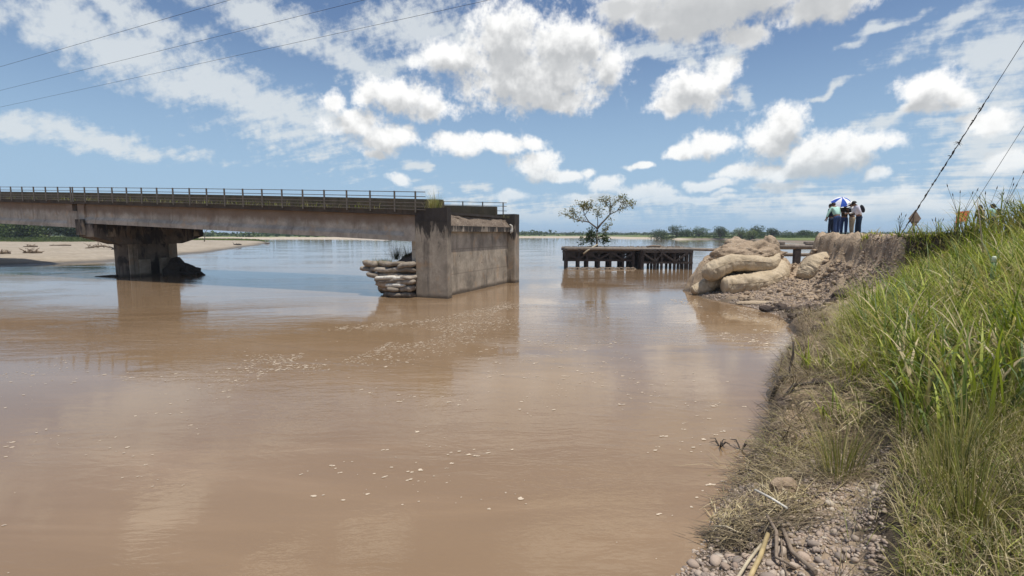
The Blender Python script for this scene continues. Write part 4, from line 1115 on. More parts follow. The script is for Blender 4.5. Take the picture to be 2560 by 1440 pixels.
def sandbags():
    # rows from the water up: (left end along the bridge, number, z)
    rows = [(1.95, 3.55, 3, 0.14), (1.95, 3.75, 3, 0.46), (1.95, 4.0, 3, 0.78), (1.9, 4.45, 4, 1.08), (1.9, 5.0, 4, 1.38), (1.9, 4.75, 4, 1.66)]
    names = ['lowest', 'second', 'third', 'fourth', 'fifth', 'top']
    k = 0; r_s = random.Random(17)
    for ri, (t0, t1, n, z) in enumerate(rows):
        for j in range(n):
            w = (t1 - t0) / n; t = t0 + w * (j + 0.5)
            k += 1
            me = pillow('sandbag', 40 + k, w * r_s.uniform(0.58, 0.80), r_s.uniform(0.34, 0.5), r_s.uniform(0.125, 0.18))
            place = ['next to the pillar', 'in the middle', 'at the left end', 'at the overhanging left tip'][j if n == 4 else j]
            o = obj('sandbag', me, M['sack'], None, bp(t, -0.12 + 0.09 * math.sin(k * 2.3) + (0.12 if ri > 2 else 0), z - 0.03 + r_s.uniform(-0.03, 0.03)))
            o.rotation_euler = (0.12 * math.sin(k), 0.13 * math.cos(k * 1.7), math.atan2(BA[1], BA[0]) + 0.12 * math.sin(k * 3.1))
            tag(o, f'silt grey sandbag in the {names[ri]} row of the stack, {place}', 'sandbag', 'sandbags stacked beside the abutment')
    # white woven sacks burst open in the lower rows
    for i, (t, z, L) in enumerate(((2.45, 0.98, 0.42), (3.05, 1.0, 0.40), (3.65, 0.96, 0.36), (2.75, 0.62, 0.62))):
        o = obj('torn_sack', pillow('torn_sack', 80 + i, L, 0.14, 0.10), M['white_cloth'], None, bp(t, -0.42, z))
        o.rotation_euler = (0, 0.04, math.atan2(BA[1], BA[0]))
        tag(o, ['bleached white torn sack right in the upper row on the sandbag stack', 'arched white torn sack in the middle of the sandbag stack', 'white torn sack nearest the left on the sandbag stack', 'long white torn sack low on the sandbag stack'][i], 'sack', 'white torn sacks on the sandbag stack')
        mb = MB(); mb.bar((L * 0.3, -0.13, 0.0), (L * 0.36, -0.15, -0.42), 0.05, 0.02); mb.build('loose_strip', M['white_cloth'], o)
    # earth core of the stack
    me = rock_mesh('earth_core', 8, 1.6, 1.5, 0.98, 4, 0.22, False, 0.5)
    o = obj('earth_core', me, M['soil'], None, bp(3.15, 1.15, 0.78)); o.rotation_euler = (0, 0, math.atan2(BA[1], BA[0]))
    tag(o, 'dark earth packed behind the sandbags under the bridge end', 'earth mound')
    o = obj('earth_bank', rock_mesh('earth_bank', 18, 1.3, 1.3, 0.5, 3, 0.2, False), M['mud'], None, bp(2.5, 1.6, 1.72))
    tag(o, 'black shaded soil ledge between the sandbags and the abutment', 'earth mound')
sandbags()

# ================================================================== giant geotextile bags
def geobag_mat():
    m, g, b, out = new_mat('tan_geotextile')
    p = objco(g)
    n = g.noise(p, 2.2, 5.0, 0.6); f = g.noise(g.v('MULTIPLY', p, (1.0, 3.0, 3.0)), 7.0, 4.0, 0.6)
    c = g.mix(g.ramp(n, 0.3, 0.7), (0.46, 0.365, 0.24), (0.59, 0.48, 0.335))
    c = g.mix(g.ramp(f, 0.45, 0.75, 0.0, 0.55), c, (0.34, 0.26, 0.175))
    pz = position(g); _, _, z = g.sep(pz)
    c = g.mix(g.ramp(z, 0.05, 0.35, 0.6, 0.0), c, (0.20, 0.14, 0.09))
    g.put(b.inputs['Base Color'], c); b.inputs['Roughness'].default_value = 0.85
    h = g.m('ADD', g.m('MULTIPLY', f, 1.0), g.m('MULTIPLY', g.noise(p, 60.0, 2.0), 0.25))
    wr = g.noise(g.map(p, (0, 0, 0), (0.3, 0.5, 0.4), (1.2, 5.0, 1.6)), 2.6, 4.0, 0.6, 1.5)
    cr = g.m('ABSOLUTE', g.m('SUBTRACT', wr, 0.5))
    h = g.m('ADD', h, g.m('MULTIPLY', g.ramp(cr, 0.0, 0.10), 1.6))
    g.put(b.inputs['Normal'], g.bump(h, 0.4, 0.035))
    return m
M['geobag'] = geobag_mat()
def catmull(pts, n):
    P = [Vector(p) for p in pts]; P = [P[0] * 2 - P[1]] + P + [P[-1] * 2 - P[-2]]
    out = []; m = len(P) - 3
    for i in range(n):
        s = i / (n - 1) * m; k = min(int(s), m - 1); t = s - k
        a, b, c, d = P[k], P[k + 1], P[k + 2], P[k + 3]
        out.append(0.5 * ((2 * b) + (c - a) * t + (2 * a - 5 * b + 4 * c - d) * t * t + (3 * b - a - 3 * c + d) * t ** 3))
    return out
def geobag(label, pts, rads, flat, seed, blunt=(0.5, 0.5), ear=None):
    n, nv = 100, 44
    c = catmull(pts, n); rr = np.interp(np.linspace(0, 1, n), np.linspace(0, 1, len(rads)), rads)
    off = Vector((seed * 7.1, seed * 3.3, 0)); vs = []
    org = c[0].copy(); org.z = 0
    for i in range(n):
        d = (c[min(i + 1, n - 1)] - c[max(i - 1, 0)]).normalized()
        s = d.cross(Vector((0, 0, 1))).normalized(); u = s.cross(d)
        q = i / (n - 1)
        e0 = min(1, q / 0.10); e1 = min(1, (1 - q) / 0.10)
        w = (1 - (1 - e0) ** 2.4) ** blunt[0] * (1 - (1 - e1) ** 2.4) ** blunt[1]
        w = max(w, 0.03)
        for k in range(nv):
            a = 2 * PI * k / nv
            ca, sa = math.cos(a), math.sin(a)
            y = math.copysign(abs(ca) ** 0.85, ca); zz = math.copysign(abs(sa) ** 0.9, sa) * flat
            p = c[i] + (s * y + u * zz) * (rr[i] * w)
            fold = mnoise.noise(Vector((q * 26.0, math.cos(a) * 1.3, math.sin(a) * 1.3)) + off)
            nn = mnoise.noise(p * 1.1 + off) * 0.20 + mnoise.noise(Vector((p.x * 4.5, p.y * 4.5, p.z * 1.6)) + off) * 0.05 - 0.13 * (max(0.0, 0.32 - abs(fold)) / 0.32) ** 2 * (0.30 + 0.70 * (abs(q - 0.5) * 2) ** 2) - 0.09 * (max(0.0, 0.2 - abs(mnoise.noise(p * 1.7 + off * 2))) / 0.2) ** 2 + 0.02 * mnoise.noise(p * 12 + off)
            if sa < -0.2: nn -= 0.10 * (-sa)
            if ear and abs(q - ear[0]) < 0.05 and sa < -0.3:
                nn += ear[1] * (1 - abs(q - ear[0]) / 0.05) * max(0, -sa)
            p = p + (s * y + u * zz) * (rr[i] * nn)
            vs.append(p - org)
    fs = [(i * nv + k, i * nv + (k + 1) % nv, (i + 1) * nv + (k + 1) % nv, (i + 1) * nv + k) for i in range(n - 1) for k in range(nv)]
    fs += [tuple(range(nv))[::-1], tuple((n - 1) * nv + k for k in range(nv))]
    o = obj('geotextile_bag', mesh('geotextile_bag', vs, fs, True), M['geobag'], None, org)
    # sewn seam along the bag
    mb = MB()
    seam = []
    for i in range(5, n - 5, 3):
        d = (c[min(i + 1, n - 1)] - c[max(i - 1, 0)]).normalized(); s = d.cross(Vector((0, 0, 1))).normalized(); u = s.cross(d)
        best = vs[i * nv + int(nv * 0.055)]
        seam.append(Vector(best) + (s * 0.006))
    mb.tube(seam, 0.012, 5, False); mb.build('seam', M['geobag'], o)
    return tag(o, label, 'bag', 'giant geotextile bags')
geobag('upper sagging tan geotextile bag with soil heaped on top', [(9.85, 26.35, 0.98), (10.5, 26.25, 1.36), (11.3, 26.2, 1.68), (12.3, 26.2, 1.66), (13.0, 26.25, 1.60), (13.45, 26.35, 1.86), (13.75, 26.5, 2.25)], [0.50, 0.64, 0.56, 0.52, 0.62, 0.40, 0.14], 0.86, 1, (0.45, 0.6), (0.70, 0.75))
geobag('lower long tan geotextile bag resting on the gravel', [(10.55, 25.75, 0.56), (11.4, 25.6, 0.60), (12.4, 25.65, 0.70), (13.2, 25.9, 0.92), (13.7, 26.3, 1.40), (13.8, 26.7, 1.75)], [0.62, 0.68, 0.68, 0.62, 0.54, 0.42], 0.88, 2, (0.4, 0.6))
geobag('leftmost half sunk geotextile bag at the water edge', [(9.45, 26.75, 0.10), (10.1, 26.7, 0.42), (10.9, 26.75, 0.75), (11.8, 26.9, 0.95)], [0.40, 0.46, 0.45, 0.4], 0.85, 3, (0.5, 0.5))
geobag('torn geotextile bag half buried in the cliff below the people', [(14.35, 25.1, 0.92), (14.65, 25.15, 1.28), (15.05, 25.2, 1.62), (15.6, 25.3, 1.86), (16.3, 25.6, 2.0)], [0.46, 0.58, 0.62, 0.58, 0.4], 0.9, 4, (0.35, 0.6))
geobag('flat grey edge of a sunk geotextile bag at the cove shore', [(10.2, 23.2, 0.0), (11.0, 22.7, 0.06), (12.0, 22.2, 0.05), (12.8, 21.8, 0.04)], [0.30, 0.36, 0.36, 0.28], 0.45, 5, (0.5, 0.5))

# soil heaped on the upper bag
o = obj('soil_heap', rock_mesh('soil_heap', 12, 1.65, 0.85, 0.74, 5, 0.42, False, 0.30), M['soil'], None, (12.25, 26.92, 1.98))
tag(o, 'loose brown soil heaped over the upper geotextile bag', 'soil heap')
for i, (x, y, z, sx, sy, sz, lab) in enumerate([
        (12.25, 28.1, 2.42, 0.62, 0.55, 0.62, 'square block of gravelly road fill standing on the mound, left one'),
        (13.05, 28.3, 2.40, 0.55, 0.5, 0.42, 'low flat block of road fill in the middle of the mound'),
        (13.98, 27.9, 2.38, 0.42, 0.42, 0.74, 'rounded upright soil pillar at the right end of the mound')]):
    o = obj('soil_block', rock_mesh('soil_block', 60 + i, sx, sy, sz, 4, 0.28, False, 0.35), M['soil'], None, (x, y, z))
    tag(o, lab, 'soil block', 'blocks of road fill left standing on the mound')
mb = MB(); mb.bar((14.45, 28.4, 0.6), (14.45, 28.4, 2.35), 0.36, 0.3)
tag(mb.build('pile_stub', M['steel']), 'rusty square pile stub behind the rounded soil pillar', 'post')
# dark mud clods at the foot of the cove
r_ = random.Random(4)
for i in range(70):
    if i < 30: x = r_.uniform(10.4, 13.2); y = 20.6 + (x - 10.6) * -0.35 + r_.uniform(-0.9, 0.7)
    else:
        y = r_.uniform(7.5, 19.0); x = float(np.interp(y, [6.79, 8.36, 10.68, 12.98, 15.53, 17.59, 20.27], [3.27, 4.29, 5.56, 6.98, 8.88, 9.82, 10.41])) + r_.uniform(0.1, 1.3)
    z = gz(x, y)
    if z < 0.03: continue
    s = r_.uniform(0.10, 0.26) * (1.0 if i < 30 else 0.5)
    o = obj('clod', rock_mesh('clod', 300 + i, s * 1.3, s, s * 0.75, 2, 0.5), M['mud'], BANK, (x, y, z + s * 0.15))
    o.rotation_euler = (r_.uniform(-.4, .4), r_.uniform(-.4, .4), r_.uniform(0, 6))

# ================================================================== people
BAKE = []
def skin(name, verts, edges, rad, mat, parent, sub=1):
    me = bpy.data.meshes.new(name); me.from_pydata([tuple(v) for v in verts], edges, []); me.update()
    o = obj(name, me, mat, parent)
    o.modifiers.new('Skin', 'SKIN').use_smooth_shade = True
    for i, r in enumerate(rad): me.skin_vertices[0].data[i].radius = (r, r) if isinstance(r, float) else r
    md = o.modifiers.new('Sub', 'SUBSURF'); md.levels = sub; md.render_levels = sub
    BAKE.append(o)
    return o
def cloth(name, col, var=0.2): return plain(name, col, 0.85, var, 9.0)
M['skin'] = plain('brown_skin', (0.21, 0.115, 0.07), 0.55, 0.1, 9.0)
M['hair'] = plain('black_hair', (0.012, 0.010, 0.009), 0.6, 0.2, 20.0)
M['shoe'] = plain('dark_shoe', (0.035, 0.028, 0.022), 0.6, 0.2, 9.0)
def person(label, loc, rotz, lean, shirt, trousers, arms, head=(0.0, 0.0), legs=(0.0, 0.0), H=1.0, long_sleeve=True, cap=None, group=None, vest=None, longhair=False, pack=None):
    """arms: for each side (elbow, wrist) offsets from the shoulder; the figure faces +y"""
    t = thing('person', label, 'person', loc, rotz, group)
    t.scale = (H, H, H)
    cl, sl = math.cos(lean), math.sin(lean)
    def up(x, y, z):      # lean the trunk forward about the hips
        dz = z - 0.93
        return Vector((x, y * cl + dz * sl, 0.93 + dz * cl - y * sl))
    hp, hy = head         # nod (radians forward) and sideways turn
    nk = up(0, -0.005, 1.49)
    def hd(x, y, z):      # head local to the neck, nodding
        a = lean + hp; v = Vector((x, y, z)); v = Matrix.Rotation(-hy, 3, 'Z') @ v
        return nk + Vector((v.x, v.y * math.cos(a) + v.z * math.sin(a), v.z * math.cos(a) - v.y * math.sin(a)))
    V = []; E = []; Rr = []
    def vert(p, r, frm=None):
        V.append(p); Rr.append(r)
        if frm is not None: E.append((frm, len(V) - 1))
        return len(V) - 1
    pel = vert(up(0, 0, 0.95), 0.145)
    sp = vert(up(0, 0.01, 1.13), 0.125, pel); ch = vert(up(0, 0.0, 1.34), 0.15, sp); ne = vert(nk, 0.058, ch)
    h0 = vert(hd(0, 0.015, 0.09), 0.075, ne); h1 = vert(hd(0, 0.012, 0.155), 0.092, h0); h2 = vert(hd(0, 0.0, 0.225), 0.062, h1)
    no = vert(hd(0, 0.125, 0.105), 0.014, h0)
    for s in (-1, 1): vert(hd(s * 0.098, -0.005, 0.115), 0.016, h1)
    SH = []; LG = []
    for s, (el, wr) in zip((-1, 1), arms):
        a = vert(up(s * 0.185, 0, 1.42), 0.062, ch)
        b = vert(V[a] + Vector(el), 0.045, a); c = vert(V[a] + Vector(wr), 0.030, b)
        d = (V[c] - V[b]).normalized(); sd = d.cross(Vector((0, 1, 0.01))).normalized(); cu = sd.cross(d)
        pm = vert(V[c] + d * 0.07, (0.036, 0.018), c)
        for q, ln in ((-0.030, 0.062), (-0.010, 0.074), (0.010, 0.070), (0.028, 0.055)):
            kn = vert(V[pm] + d * 0.035 + sd * q, 0.009, pm); f1 = vert(V[kn] + d * ln * 0.6 + cu * 0.008, 0.008, kn); vert(V[f1] + d * ln * 0.35 + cu * 0.02, 0.007, f1)
        th = vert(V[c] + d * 0.045 + sd * 0.045, 0.010, c); vert(V[th] + d * 0.045 + sd * 0.012, 0.008, th)
        SH.append((a, b, c))
    for s, lf in zip((-1, 1), legs):
        hpv = vert(Vector((s * 0.095, 0, 0.88)), 0.09, pel)
        kn = vert(Vector((s * 0.105, lf * 0.5 + 0.02, 0.49)), 0.062, hpv); an = vert(Vector((s * 0.11, lf, 0.10)), 0.042, kn)
        vert(Vector((s * 0.12, lf + 0.13, 0.035)), 0.035, an)
        LG.append((hpv, kn, an))
    body = skin('body', V, E, Rr, M['skin'], t)
    # shirt
    v = [V[pel] + Vector((0, 0, -0.02)), V[sp], V[ch], V[ch].lerp(nk, 0.75)]; e = [(0, 1), (1, 2), (2, 3)]; r = [(0.185, 0.15), (0.165, 0.145), (0.19, 0.155), 0.075]
    for a, b, c in SH:
        k = len(v); w = V[b].lerp(V[c], 0.88) if long_sleeve else V[a].lerp(V[b], 0.85)
        v += [V[a], V[b], w] if long_sleeve else [V[a], w]
        e += [(2, k), (k, k + 1)] + ([(k + 1, k + 2)] if long_sleeve else []); r += [0.083, 0.064, 0.046] if long_sleeve else [0.083, 0.070]
    skin('shirt', v, e, r, shirt, t)
    if vest:
        v = [V[pel] + Vector((0, 0, 0.03)), V[sp], V[ch], V[ch].lerp(nk, 0.55)]
        skin('vest', v, [(0, 1), (1, 2), (2, 3)], [0.195, 0.178, 0.205, 0.10], vest, t)
    # trousers
    v = [V[pel] + Vector((0, 0, 0.05)), V[pel] + Vector((0, 0, -0.04))]; e = [(0, 1)]; r = [0.155, 0.165]
    for hpv, kn, an in LG:
        k = len(v); v += [V[hpv] + Vector((0, 0, -0.06)), V[kn], V[an] + Vector((0, 0, -0.03))]
        e += [(1, k), (k, k + 1), (k + 1, k + 2)]; r += [0.112, 0.086, 0.072]
    skin('trousers', v, e, r, trousers, t)
    for hpv, kn, an in LG:
        p = V[an]; mb = MB()
        mb.tube([p + Vector((0, -0.07, -0.055)), p + Vector((0, 0.0, -0.045)), p + Vector((0.005, 0.10, -0.06)), p + Vector((0.01, 0.19, -0.07))], [0.035, 0.052, 0.048, 0.028], 8)
        mb.build('shoe', M['shoe'], t)
    # hair, eyes, cap
    def shell(name, mat, r0, lo, z, back, down=0.0):
        vs = []; fs = []; nu, nv = 9, 16
        for i in range(nu + 1):
            th = (i / nu) * lo
            for k in range(nv):
                a = 2 * PI * k / nv
                x, y, zz = math.sin(th) * math.cos(a), math.sin(th) * math.sin(a), math.cos(th)
                dz = -down * max(0, -y) * (i / nu) ** 2
                vs.append(hd(x * r0 * 0.93, y * r0 * 1.12 - back, z + zz * r0 * 1.05 + dz))
        for i in range(nu):
            for k in range(nv): fs.append((i * nv + k, i * nv + (k + 1) % nv, (i + 1) * nv + (k + 1) % nv, (i + 1) * nv + k))
        return obj(name, mesh(name, vs, fs, True), mat, t)
    shell('hair', M['hair'], 0.108, 1.75, 0.158, 0.022, 0.16 if longhair else 0.05)
    for s in (-1, 1):
        mb = MB(); mb.tube([hd(s * 0.034, 0.086, 0.135), hd(s * 0.034, 0.100, 0.135)], [0.014, 0.008], 6); mb.build('eye', M['hair'], body)
    if cap:
        cp = shell('cap', cap, 0.118, 1.45, 0.165, 0.005)
        mb = MB(); mb.hexa([hd(-0.085, 0.09, 0.172), hd(0.085, 0.09, 0.172), hd(0.065, 0.23, 0.160), hd(-0.065, 0.23, 0.160), hd(-0.085, 0.09, 0.186), hd(0.085, 0.09, 0.186), hd(0.065, 0.23, 0.172), hd(-0.065, 0.23, 0.172)]); mb.build('cap_peak', cap, cp)
    if pack:
        o = obj('backpack', rock_mesh('backpack', 5, 0.15, 0.09, 0.21, 3, 0.06, False), pack, t, up(0, -0.235, 1.24)); o.rotation_euler = (-lean, 0, 0)
    return t
M['mint'] = cloth('mint_shirt', (0.42, 0.66, 0.56)); M['lilac'] = cloth('white_shirt', (0.70, 0.68, 0.76)); M['white'] = cloth('white_cotton', (0.78, 0.76, 0.74))
M['navy'] = cloth('navy_cloth', (0.018, 0.03, 0.06)); M['denim'] = cloth('blue_denim', (0.035, 0.065, 0.16)); M['darkdenim'] = cloth('dark_denim', (0.018, 0.035, 0.065))
M['olive'] = cloth('olive_jacket', (0.05, 0.042, 0.032)); M['beige'] = cloth('beige_chinos', (0.40, 0.33, 0.23)); M['black'] = cloth('black_cloth', (0.02, 0.02, 0.024))
PG = 'people looking at the washed out road'
DN = ((-0.06, 0.02, -0.27), (-0.08, 0.06, -0.52)); DNR = ((0.06, 0.02, -0.27), (0.08, 0.06, -0.52))
ROAD = 3.15
def rz(x, y): return gz(x, y) - 0.005
person('person in dark navy clothes, leftmost of the group at the cliff edge', (17.32, 28.0, rz(17.32, 28.0)), 0.6, 0.10, M['navy'], M['navy'], (DN, DNR), (0.15, 0.0), (0.03, -0.05), 0.96, group=PG)
person('person in mint shirt and blue jeans bending forward with their back to us', (17.08, 27.1, rz(17.08, 27.1)), 0.12, 0.48, M['mint'], M['denim'], (((-0.14, 0.03, -0.26), (-0.22, 0.05, -0.50)), ((0.14, 0.05, -0.26), (0.13, 0.10, -0.50))), (0.35, 0.0), (-0.03, 0.05), 1.02, group=PG)
person('person in olive jacket and jeans raising a hand under the umbrella', (18.08, 28.1, rz(18.08, 28.1)), 2.5, 0.05, M['olive'], M['denim'], (((-0.07, 0.06, -0.25), (0.02, 0.24, -0.10)), ((0.08, 0.10, -0.24), (0.02, 0.30, -0.05))), (0.3, 0.4), (0.06, -0.06), 0.98, longhair=True, group=PG)
person('person in beige trousers, dark vest and white cap facing left', (18.28, 27.75, rz(18.28, 27.75)), 1.5, 0.10, M['white'], M['beige'], (((-0.06, 0.05, -0.26), (0.00, 0.28, -0.30)), ((0.05, 0.08, -0.26), (0.02, 0.30, -0.22))), (0.35, 0.0), (0.02, -0.05), 1.0, cap=M['white'], vest=M['black'], group=PG)
person('person in pale lilac shirt and dark jeans leaning forward, rightmost of the group', (18.28, 27.2, rz(18.28, 27.2)), 1.35, 0.34, M['lilac'], M['darkdenim'], (((-0.05, -0.10, -0.26), (0.06, -0.20, -0.42)), ((0.06, -0.12, -0.26), (-0.02, -0.22, -0.44))), (0.42, 0.0), (-0.02, 0.05), 1.04, pack=M['black'], group=PG)
person('person in mint top with dark backpack behind the tall grass at right', (27.25, 29.2, rz(27.25, 29.2)), 0.3, 0.15, M['mint'], M['darkdenim'], (DN, DNR), (0.1, 0.0), (0.0, 0.04), 1.0, longhair=True, pack=M['black'], group='people behind the tall grass')
person('dark haired person left of the backpack wearer behind the grass', (26.85, 29.6, rz(26.85, 29.6)), 0.1, 0.1, M['olive'], M['navy'], (DN, DNR), (0.2, 0.0), (0.03, 0.0), 0.97, longhair=True, group='people behind the tall grass')
bpy.context.view_layer.update()
dg = bpy.context.evaluated_depsgraph_get()
baked = [(o, bpy.data.meshes.new_from_object(o.evaluated_get(dg))) for o in BAKE]
for o, me in baked:
    mat = o.data.materials[0]; o.modifiers.clear(); old = o.data; o.data = me
    if not me.materials: me.materials.append(mat)
    me.polygons.foreach_set('use_smooth', np.ones(len(me.polygons), dtype=bool))
    me.name = o.name; bpy.data.meshes.remove(old)

def umbrella():
    t = thing('umbrella', 'open blue and white panelled umbrella held over the group', 'umbrella', (18.0, 28.42, 4.52))
    ax = Vector((-0.18, -0.50, 0.84)).normalized(); q = Vector((0, 0, 1)).rotation_difference(ax)
    blue = cloth('royal_blue_cloth', (0.03, 0.09, 0.42)); wht = cloth('white_umbrella_cloth', (0.82, 0.82, 0.86))
    n, rr = 8, 0.50
    def P(r, a, lift=0.0):
        z = 0.72 - 0.30 * (r / rr) ** 1.8 + lift
        return q @ Vector((math.cos(a) * r, math.sin(a) * r, z))
    for k in range(n):
        vs = []; fs = []; nr, na = 7, 6
        for i in range(nr + 1):
            for j in range(na + 1):
                a = 2 * PI * (k + j / na) / n; s = j / na
                r = rr * i / nr * (1 - 0.07 * math.sin(PI * s) * (i / nr))
                vs.append(P(r, a + 0.2, -0.018 * math.sin(PI * s) * i / nr))
        for i in range(nr):
            for j in range(na):
                fs.append((i * (na + 1) + j, (i + 1) * (na + 1) + j, (i + 1) * (na + 1) + j + 1, i * (na + 1) + j + 1))
        obj('panel', mesh('panel', vs, fs, True), blue if k % 2 else wht, t)
        mb = MB(); mb.tube([P(0.02, 2 * PI * k / n + 0.2, -0.02), P(rr * 0.5, 2 * PI * k / n + 0.2, -0.03), P(rr * 0.99, 2 * PI * k / n + 0.2, -0.02)], 0.006, 5, False); mb.build('rib', M['rail'], t)
    mb = MB(); mb.tube([q @ Vector((0, 0, -0.15)), q @ Vector((0, 0, 0.78))], 0.012, 6); mb.build('shaft', M['rail'], t)
    mb = MB(); mb.tube([q @ Vector((0, 0, -0.27)), q @ Vector((0, 0, -0.15))], 0.022, 8); mb.build('handle', M['black'], t)
umbrella()
# sheet of paper or phone in the hand of the person in beige trousers
mb = MB(); mb.bar((17.94, 27.72, 4.30), (18.06, 27.74, 4.26), 0.10, 0.015)
tag(mb.build('phone', M['black']), 'dark phone held by the person in beige trousers', 'phone')

# ================================================================== signs
M['signback'] = plain('bare_sign_back', (0.26, 0.20, 0.15), 0.7, 0.25, 9.0)
M['orange'] = plain('faded_orange_sign', (0.62, 0.17, 0.07), 0.6, 0.2, 6.0)
M['yellow'] = plain('yellow_lettering', (0.75, 0.42, 0.08), 0.6, 0.2, 6.0)
def diamond_sign():
    x, y = 18.72, 24.0; z = gz(x, y)
    t = thing('diamond_sign', 'back of a brown diamond shaped road sign on a tripod', 'sign', (x, y, z))
    h = 0.74; s = 0.40
    def dia(r, yy): return [(0, yy, h - r), (r * 0.75, yy, h), (0, yy, h + r), (-r * 0.75, yy, h)]
    mb = MB(); a, b = dia(s, 0.0), dia(s, 0.015)
    mb.add(a + b, [(0, 1, 2, 3), (7, 6, 5, 4)] + [(k, k + 4, (k + 1) % 4 + 4, (k + 1) % 4) for k in range(4)]); mb.build('board', M['signback'], t)
    mb = MB(); mb.bar((-0.05, -0.03, 0.0), (-0.05, -0.03, h + 0.28), 0.035, 0.035); mb.build('mast', M['wood'], t)
    mb = MB(); mb.bar((-0.17, -0.02, h - 0.16), (0.17, -0.02, h - 0.16), 0.03, 0.05); mb.build('cross_bar', M['steel'], t)
    for dx, dy in ((-0.32, -0.2), (0.36, -0.1), (0.0, 0.45)):
        mb = MB(); mb.bar((0.0, 0.03 if dy > 0 else -0.05, h * 0.72), (dx, dy, -0.02), 0.03, 0.03); mb.build('leg', M['wood'], t)
diamond_sign()
def orange_sign():
    x, y = 19.2, 22.0; z = gz(x, y)
    t = thing('warning_board', 'faded orange warning board half hidden by tall grass', 'sign', (x, y, z), -0.15)
    mb = MB(); mb.hexa([(-0.26, 0, 0.50), (0.13, 0, 0.58), (0.13, 0.02, 0.58), (-0.26, 0.02, 0.50), (-0.16, 0.06, 0.98), (0.26, 0.06, 1.02), (0.26, 0.08, 1.02), (-0.16, 0.08, 0.98)]); board = mb.build('board', M['orange'], t)
    for k, (w, zz) in enumerate(((0.24, 0.90), (0.17, 0.82), (0.19, 0.74), (0.12, 0.66))):
        mb = MB(); yy = (zz - 0.47) / 0.53 * 0.06 - 0.006
        mb.bar((-w / 2 + 0.02, yy, zz), (w / 2, yy, zz + 0.015), 0.006, 0.04); mb.build('lettering', M['yellow'], board)
    for dx in (-0.18, 0.18):
        mb = MB(); mb.bar((dx, 0.10, -0.05), (dx, 0.09, 0.95), 0.035, 0.035); mb.build('leg', M['wood'], t)
orange_sign()

# ================================================================== poles and wires
def pole(label, x, y, z0, top, cross=True, ang=0.0):
    t = thing('utility_pole', label, 'utility pole', (x, y, z0))
    mb = MB(); mb.tube([(0, 0, -0.5), (0, 0, (top - z0) * 0.5), (0, 0, top - z0)], [0.17, 0.14, 0.11], 10); mb.build('mast', M['wood'], t)
    if cross:
        mb = MB(); c, s = math.cos(ang), math.sin(ang)
        mb.bar((-1.6 * c, -1.6 * s, top - z0 - 0.35), (1.6 * c, 1.6 * s, top - z0 - 0.35), 0.12, 0.12); mb.build('cross_arm', M['wood'], t)
    return t
WD = np.array([-0.902, 0.432]); WB = np.array([0.432, 0.902])
def wp(b, a, z): return (WD[0] * a + WB[0] * b, WD[1] * a + WB[1] * b, z)
pole('wooden utility pole with cross arm right of the view', *wp(11.0, -24, 0)[:2], 1.2, 9.4, True, math.atan2(WB[1], WB[0]))
pole('wooden utility pole with cross arm far left of the view', *wp(11.0, 120, 0)[:2], 0.2, 10.0, True, math.atan2(WB[1], WB[0]))
for i, (b, lab) in enumerate(((9.5, 'thin power line across the upper left sky, highest of three'), (11.0, 'thin power line across the upper left sky, middle of three'), (12.4, 'thin power line across the upper left sky, lowest of three'))):
    mb = MB(); pts = []
    for k in range(41):
        s = k / 40; a = -24 + 144 * s
        pts.append(wp(b, a, 9.0 + 0.75 * s + 0.25 - 1.0 * s * (1 - s)))
    mb.tube(pts, 0.0045, 6, False)
    tag(mb.build('power_line', M['wire']), lab, 'power line', 'power lines over the river')
GP = (20.95, 19.35)
pole('wooden pole holding the guy wires beyond the right picture edge', GP[0], GP[1], gz(*GP), 14.7, False)
def guy(label, a, b, rad, vine=False):
    t = thing('guy_wire', label, 'guy wire', a, 0, 'guy wires of the pole')
    A = Vector((0, 0, 0)); B = Vector(b) - Vector(a)
    mb = MB(); mb.tube([A, A.lerp(B, 0.5), B], rad, 6, False); mb.build('cable', M['wire'], t)
    if vine:
        mb = MB(); r = random.Random(3)
        for turn in range(2):
            pts = []; rd = []
            for k in range(90):
                s = k / 89 * 0.50; ph = k * 0.9 + turn * 2.2
                p = A.lerp(B, s) + Vector((math.cos(ph) * 0.022, 0, math.sin(ph) * 0.022)) + Vector((r.uniform(-.012, .012), 0, r.uniform(-.012, .012)))
                pts.append(p); rd.append(0.012 + 0.008 * math.sin(k * 0.7 + turn))
            mb.tube(pts, rd, 5, False)
        for s0, cnt, ln in ((0.46, 5, 0.22), (0.345, 16, 0.28), (0.42, 8, 0.12), (0.30, 7, 0.12), (0.2, 5, 0.10), (0.1, 5, 0.12), (0.25, 5, 0.1)):
            p = A.lerp(B, s0)
            for k in range(cnt):
                e = p + Vector((r.uniform(-1, 0.7), r.uniform(-0.3, 0.3), r.uniform(-0.5, 0.4))) * ln
                mb.tube([p + Vector((r.uniform(-.02, .02), 0, r.uniform(-.06, .06))), p.lerp(e, 0.5) + Vector((0, 0, 0.03)), e], [0.011, 0.008, 0.003], 4, False)
        mb.build('dead_vine', M['wood_dark'], t)
guy('guy wire wrapped in dead vines running from the road edge to upper right', (18.1, 24.0, 3.1), (20.95, 19.35, 14.5), 0.011, True)
guy('thin bare guy wire rising behind the tall grass at right', (14.48, 17.0, 2.9), (20.6, 19.2, 10.6), 0.008)

